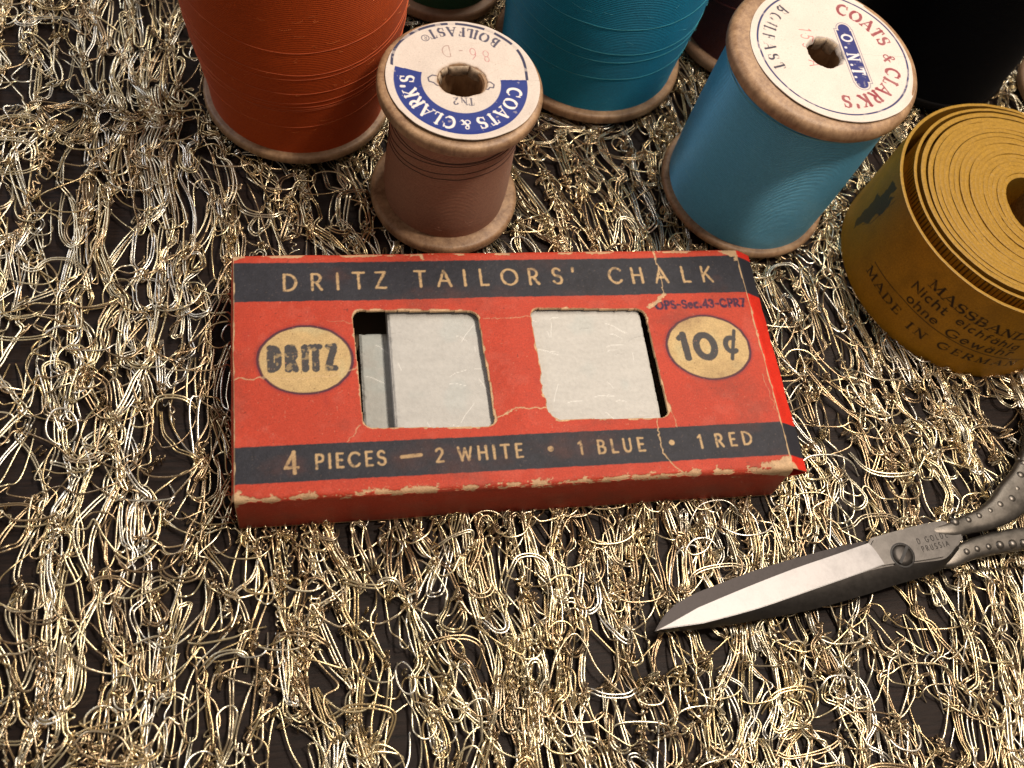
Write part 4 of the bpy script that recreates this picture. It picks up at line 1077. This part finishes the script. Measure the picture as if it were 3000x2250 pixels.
# pivot screw: recess ring and slotted head
scx, scy = 11.578, -1.54
bm = bmesh.new(); seg = 40
prof = [(.0, .665), (.12, .66), (.175, .645), (.20, .62), (.205, .58)]
me = lathe('pivot_screw', prof, 48); ob = link('pivot_screw', me, M_DRK, sci); ob.location = (scx, scy, 0)
me = lathe('screw_recess', [(.205, .628), (.222, .628), (.235, .622)], 48); ob = link('screw_recess', me, plain('black_gap', (.01, .008, .008), .6), sci); ob.location = (scx, scy, 0)
o = slab('screw_slot', -.19, .19, -.028, .028, .655, .667, plain('slot_dark', (.012, .010, .010), .6), sci); o.location = (scx, scy, 0); o.rotation_euler[2] = math.radians(52)
# stamped lettering near the pivot
Pg = []
def stamp(txt, x0, y0, x1, y1, h):
    ang = math.atan2(y1 - y0, x1 - x0); L_ = math.hypot(x1 - x0, y1 - y0)
    ws = [(G[c][0] if c in G else .3) * h * .8 for c in txt]; gap = (L_ - sum(ws)) / (len(txt) - 1); s = 0
    for i, c in enumerate(txt):
        if c in G:
            for P in G[c][1] + G[c][2]:
                q = []
                for (a_, b_) in P:
                    lx = s + a_ * h * .8; ly = b_ * h
                    q.append((x0 + lx * math.cos(ang) - ly * math.sin(ang), y0 + lx * math.sin(ang) + ly * math.cos(ang), .6205))
                Pg.append(np.array(q))
        s += ws[i] + gap
stamp('D.GOLDE', 11.95, -1.36, 12.58, -1.27, .10)
stamp('PRUSSIA', 12.00, -1.51, 12.56, -1.43, .10)
link('stamped_lettering', tube_mesh('stamped_lettering', Pg, [.008] * len(Pg), None, 4, .4), plain('stamp_dark', (.03, .025, .022), .6), sci)

# ------------------------------------------------------------------ the gold net
def inside(P, grow=0.0):
    """1 where a point lies under an object"""
    m_ = (P[:, 0] > -.12 - grow) & (P[:, 0] < 10.0 + grow) & (P[:, 1] > -.06 - grow) & (P[:, 1] < 4.8 + grow)
    for (x, y, R) in SPOOLS: m_ |= np.hypot(P[:, 0] - x, P[:, 1] - y) < R + .05 + grow
    m_ |= np.hypot(P[:, 0] - 15.12, P[:, 1] - 4.85) < 2.65 + grow
    # scissors strip
    t = np.clip((P[:, 0] - 6.8) / 8, 0, 1)
    yc = np.interp(P[:, 0], [6.8, 9, 11, 13, 14.5, 16.5], [-2.4, -1.95, -1.6, -1.3, -.9, -.5]); hw = np.interp(P[:, 0], [6.8, 9, 11, 13, 14.5, 16.5], [.1, .4, .45, .5, .9, 2.0])
    m_ |= (P[:, 0] > 6.7) & (P[:, 0] < 18) & (np.abs(P[:, 1] - yc) < hw + grow)
    return m_
def catmull(K, step=.05):
    K = np.asarray(K, float); n = len(K)
    Kp = np.vstack([2 * K[0] - K[1], K, 2 * K[-1] - K[-2]])
    out = []
    for i in range(n - 1):
        p0, p1, p2, p3 = Kp[i], Kp[i + 1], Kp[i + 2], Kp[i + 3]
        s = max(3, int(np.linalg.norm(p2 - p1) / step) + 1)
        f = (np.arange(s) / s)[:, None]
        out.append(.5 * ((2 * p1) + (-p0 + p2) * f + (2 * p0 - 5 * p1 + 4 * p2 - p3) * f ** 2 + (-p0 + 3 * p1 - 3 * p2 + p3) * f ** 3))
    out.append(K[-1:]); return np.vstack(out)
PAL = np.array([(.90, .76, .48), (.93, .83, .61), (.88, .83, .72), (.58, .43, .26), (.78, .60, .33), (.46, .33, .20), (.74, .61, .42)])
PW = np.array([.24, .22, .14, .12, .14, .05, .09])
FP = []; FR = []; FC = []
R_ = RNG
def warp(P):
    q = P.copy()
    q[:, 0] += .55 * (vn(P[:, 0] * .33 + 5, P[:, 1] * .22, 601) - .5) * 2 + .16 * (vn(P[:, 0] * 1.1, P[:, 1] * .8, 602) - .5) * 2
    q[:, 1] += .40 * (vn(P[:, 0] * .4 + 50, P[:, 1] * .4, 603) - .5) * 2
    return q
def put(K, r=None, dbl=None, step=.05, col=None, pull=1.0):
    K = [tuple(q) for q in K]; K[0] = (K[0][0], K[0][1], .03); K[-1] = (K[-1][0], K[-1][1], .03)
    P = catmull(K, step)
    P = warp(P)
    hz = vn(P[:, 0] * .7, P[:, 1] * .7, 611)
    P[:, 2] = np.clip(P[:, 2] * (.5 + .65 * hz), .022, .30)
    ins_ = inside(P)
    P[ins_, 2] = np.clip(P[ins_, 2] * .4, .02, .11)
    if r is None: r = R_.uniform(.0135, .0200)
    c = PAL[R_.choice(len(PAL), p=PW)] if col is None else np.array(col)
    c = c * R_.uniform(.85, 1.05)
    if dbl is None: dbl = R_.random() < .42
    if dbl:
        T = np.gradient(P[:, :2], axis=0); T /= np.linalg.norm(T, axis=1)[:, None] + 1e-9
        Nn = np.stack([-T[:, 1], T[:, 0]], -1)
        o_ = (.95 * r + .02 * vn(P[:, 0] * 2, P[:, 1] * 2, int(R_.integers(1e5))))[:, None]
        A = P.copy(); A[:, :2] += Nn * o_; B = P.copy(); B[:, :2] -= Nn * o_
        A[:, 2] += R_.uniform(0, .01)
        FP.append(A); FR.append(r); FC.append(c); FP.append(B); FR.append(r); FC.append(c * R_.uniform(.85, 1.1))
    else:
        FP.append(P); FR.append(r); FC.append(c)
x_lo, x_hi, y_lo, y_hi = -6.2, 21.5, -7.0, 17.0
DX, DY = .37, .78
ni = int((x_hi - x_lo) / DX); nj = int((y_hi - y_lo) / DY)
NX = x_lo + (np.arange(ni)[:, None]) * DX + R_.normal(0, .12, (ni, nj))
NY = y_lo + np.arange(nj)[None, :] * DY + R_.normal(0, .20, (ni, nj)) + .5 * DY * (vn(np.arange(ni)[:, None] * .6 + 0 * NX, NX * 0 + 3, 77) * 2 - 1)
dens = vn(np.arange(ni)[:, None] * .45 + 0 * NX, NY * .42, 621)       # clumps and gaps
def nd(i, j): return np.array([NX[i, j], NY[i, j]])
BRIGHT = [0, 1, 2, 1, 0, 6, 4, 3, 5]  # paler tones, standing in for the light that lengthwise strands catch
DULL = [3, 4, 5, 6, 0, 3, 5]  # browner tones for crosswise strands, their weaker light put into the colour
# long filaments running down from knot to knot, nearly straight in between
for i in range(ni):
    for k in range(R_.integers(5, 9)):
        j = 0 if k < 3 else int(R_.integers(0, nj)); ci = i; K = []
        length = nj if k < 3 else int(R_.integers(2, 9))
        off = R_.normal(0, .095, 2)
        while j < nj and length > 0:
            p_ = nd(ci, j)
            if dens[ci, j] < .16 and R_.random() < .35 and len(K) > 3: break
            K.append((p_[0] + off[0] + R_.normal(0, .04), p_[1] + R_.normal(0, .05), R_.uniform(.10, .22)))
            if R_.random() < .20: ci = min(ni - 1, max(0, ci + (1 if R_.random() < .5 else -1)))
            if j + 1 < nj:
                q_ = nd(ci, j + 1); bow = R_.normal(0, .085)
                K.append((p_[0] * .72 + q_[0] * .28 + off[0] + bow, p_[1] * .72 + q_[1] * .28, R_.uniform(.06, .24)))
                K.append((p_[0] * .28 + q_[0] * .72 + off[0] + bow, p_[1] * .28 + q_[1] * .72, R_.uniform(.06, .24)))
            j += 1; length -= 1
        if len(K) > 3: put(K, col=PAL[R_.choice(BRIGHT)], dbl=R_.random() < .38)
# courses running across in slack arcs from knot to knot
for j in range(nj):
    for k in range(5):
        i = 0 if k < 1 else int(R_.integers(0, ni)); K = []; jj = j
        length = ni if k < 1 else int(R_.integers(2, 8))
        up_ = R_.uniform(-.3, .3) * (k > 0)
        while i < ni - 1 and length > 0:
            st_ = 1 if R_.random() < .6 else 2
            i2 = min(ni - 1, i + st_)
            p_ = nd(i, jj); q_ = nd(i2, jj)
            K.append((p_[0] + R_.normal(0, .04), p_[1] + up_ + R_.normal(0, .06), R_.uniform(.14, .26)))
            sag = R_.uniform(.03, .22) * st_ * (-1 if R_.random() < .8 else 1)
            K.append((p_[0] * .74 + q_[0] * .26, (p_[1] * .74 + q_[1] * .26) + up_ + sag * .8, R_.uniform(.08, .28)))
            K.append((p_[0] * .26 + q_[0] * .74, (p_[1] * .26 + q_[1] * .74) + up_ + sag * .8, R_.uniform(.08, .28)))
            i = i2; length -= 1
        if len(K) > 2: put(K, dbl=R_.random() < .12, col=PAL[R_.choice(DULL)])
for i in range(1, ni - 1):
    for j in range(1, nj - 1):
        p_ = nd(i, j); d_ = dens[i, j]
        # long narrow stitch loops hanging from one course to the next
        for k in range(R_.poisson(.95)):
            dn_ = -1 if R_.random() < .8 else 1
            L_ = R_.uniform(.5, 1.15) * dn_; wv_ = R_.uniform(.05, .20); tx = R_.normal(0, .17)
            cx_ = p_[0] + R_.normal(0, .14); cy_ = p_[1] + R_.normal(0, .12)
            rb_ = min(wv_, .16) * (1 if L_ > 0 else -1)
            K = [(cx_ - wv_ * .3, cy_ - L_ * .12, .10), (cx_ - wv_ * .7 + tx * .3, cy_ + L_ * .3, R_.uniform(.08, .22)), (cx_ - wv_ + tx * .8, cy_ + L_ - rb_ * 1.2, R_.uniform(.1, .26)),
                 (cx_ - wv_ * .62 + tx, cy_ + L_ - rb_ * .3, R_.uniform(.12, .28)), (cx_ + tx, cy_ + L_, R_.uniform(.12, .28)), (cx_ + wv_ * .62 + tx, cy_ + L_ - rb_ * .3, R_.uniform(.12, .28)),
                 (cx_ + wv_ + tx * .8, cy_ + L_ - rb_ * 1.2, R_.uniform(.1, .26)), (cx_ + wv_ * .7 + tx * .3, cy_ + L_ * .3, R_.uniform(.08, .22)), (cx_ + wv_ * .2, cy_ - L_ * .12, .10)]
            put(K, dbl=R_.random() < .35, col=PAL[R_.choice(BRIGHT)])
        # wide slack arcs
        if R_.random() < .36:
            wv_ = R_.uniform(.18, .5); dp = R_.uniform(.2, .6); tx = R_.normal(0, .1); up_ = 1 if R_.random() < .3 else -1
            K = [(p_[0] - wv_ * 1.1, p_[1] + R_.normal(0, .1), .12), (p_[0] - wv_ * .95 + tx, p_[1] + up_ * dp * .55, .2), (p_[0] - wv_ * .45 + tx, p_[1] + up_ * dp * .95, .24),
                 (p_[0] + wv_ * .45 + tx, p_[1] + up_ * dp * .95, .24), (p_[0] + wv_ * .95 + tx, p_[1] + up_ * dp * .55, .2), (p_[0] + wv_ * 1.1, p_[1] + R_.normal(0, .1), .12)]
            put(K, dbl=R_.random() < .3)
        if R_.random() < .03:       # a free round loop
            rr = R_.uniform(.12, .28); a0 = R_.uniform(0, 6.28)
            cx_, cy_ = p_[0] + R_.normal(0, .25), p_[1] + R_.normal(0, .25)
            K = [(cx_ + rr * math.cos(a0 + a), cy_ + rr * 1.3 * math.sin(a0 + a), .12 + .14 * math.sin(a * .5)) for a in np.linspace(0, 6.6, 10)]
            put(K, dbl=False)
        if R_.random() < .45 + .5 * d_:      # knot: fine yarn wrapped round the bundle, ends tucked inside it
            nk = int(R_.integers(1, 4) + 4 * d_)
            for k in range(nk):
                cx_, cy_ = p_[0] + R_.normal(0, .06), p_[1] + R_.normal(0, .10)
                ax_, ay_ = R_.uniform(.03, .10), R_.uniform(.02, .08); ph = R_.uniform(0, 6.28); tw = R_.uniform(-.5, .5); turns_ = R_.uniform(1.2, 3.2)
                tt_ = np.linspace(0, turns_ * 6.283, int(turns_ * 7) + 4); dr_ = R_.normal(0, .07) ; dr2 = R_.normal(0, .03)
                env = np.sin(np.linspace(.15, 2.99, len(tt_)))
                xx_ = ax_ * np.cos(tt_ + ph) * env; yy_ = ay_ * np.sin(tt_ * 1.13 + ph) * env
                K = [(cx_ + xx_[q] + tw * yy_[q] + dr2 * q / len(tt_), cy_ + yy_[q] + dr_ * 2 * q / len(tt_), .15 + .07 * math.sin(tt_[q] + ph + 1.6) + .03 * k / nk) for q in range(len(tt_))]
                put(K, r=R_.uniform(.011, .0155), dbl=False, step=.035, col=PAL[R_.choice([0, 3, 4, 5, 5, 6])] * .85)
        if R_.random() < .10 + .38 * (d_ > .62):      # dense column of stitches covering the bundle
            for rep in range(2 if d_ > .6 else 1):
                L_ = R_.uniform(.5, 1.3); ns = int(L_ / .05); ph = R_.uniform(0, 6)
                am = R_.uniform(.03, .07); tx = R_.normal(0, .08); sx = R_.normal(0, .06)
                K = [(p_[0] + sx + tx * s_ / ns + am * math.sin(s_ * 2.1 + ph) + R_.normal(0, .02), p_[1] + .2 - L_ * s_ / ns + .04 * math.sin(s_ * 2.7 + ph), .19 + .06 * math.cos(s_ * 2.1) + R_.uniform(0, .04)) for s_ in range(ns)]
                put(K, r=R_.uniform(.012, .016), dbl=False, step=.035, col=PAL[R_.choice([0, 1, 3, 4, 5, 6])])
M_GOLD, N, L, p = new_mat('gold_lurex')
at = N.new('ShaderNodeVertexColor'); at.layer_name = 'Col'
tc = N.new('ShaderNodeTexCoord'); nz = N.new('ShaderNodeTexNoise'); nz.inputs['Scale'].default_value = 2.2; nz.inputs['Detail'].default_value = 6
L.new(tc.outputs['Object'], nz.inputs['Vector'])
mr = N.new('ShaderNodeMapRange'); mr.inputs[1].default_value = .3; mr.inputs[2].default_value = .7; mr.inputs[3].default_value = .6; mr.inputs[4].default_value = 1.08
L.new(nz.outputs['Fac'], mr.inputs[0])
mx = N.new('ShaderNodeVectorMath'); mx.operation = 'SCALE'; L.new(at.outputs['Color'], mx.inputs[0]); L.new(mr.outputs[0], mx.inputs['Scale'])
L.new(mx.outputs[0], p.inputs['Base Color'])
p.inputs['Metallic'].default_value = .90; p.inputs['Roughness'].default_value = .27
n2 = N.new('ShaderNodeTexNoise'); n2.inputs['Scale'].default_value = 30; n2.inputs['Detail'].default_value = 2
L.new(tc.outputs['Object'], n2.inputs['Vector'])
b = N.new('ShaderNodeBump'); b.inputs['Strength'].default_value = .35; b.inputs['Distance'].default_value = .01
L.new(n2.outputs['Fac'], b.inputs['Height']); L.new(b.outputs[0], p.inputs['Normal'])
net = link('gold_net_fabric', tube_mesh('gold_net_fabric', FP, FR, FC, 6, .7), M_GOLD)
tag(net, 'loose open-knit metallic gold net spread over the dark table under everything', 'net fabric')
print('filaments', len(FP), 'verts', sum(len(q) for q in FP) * 6)
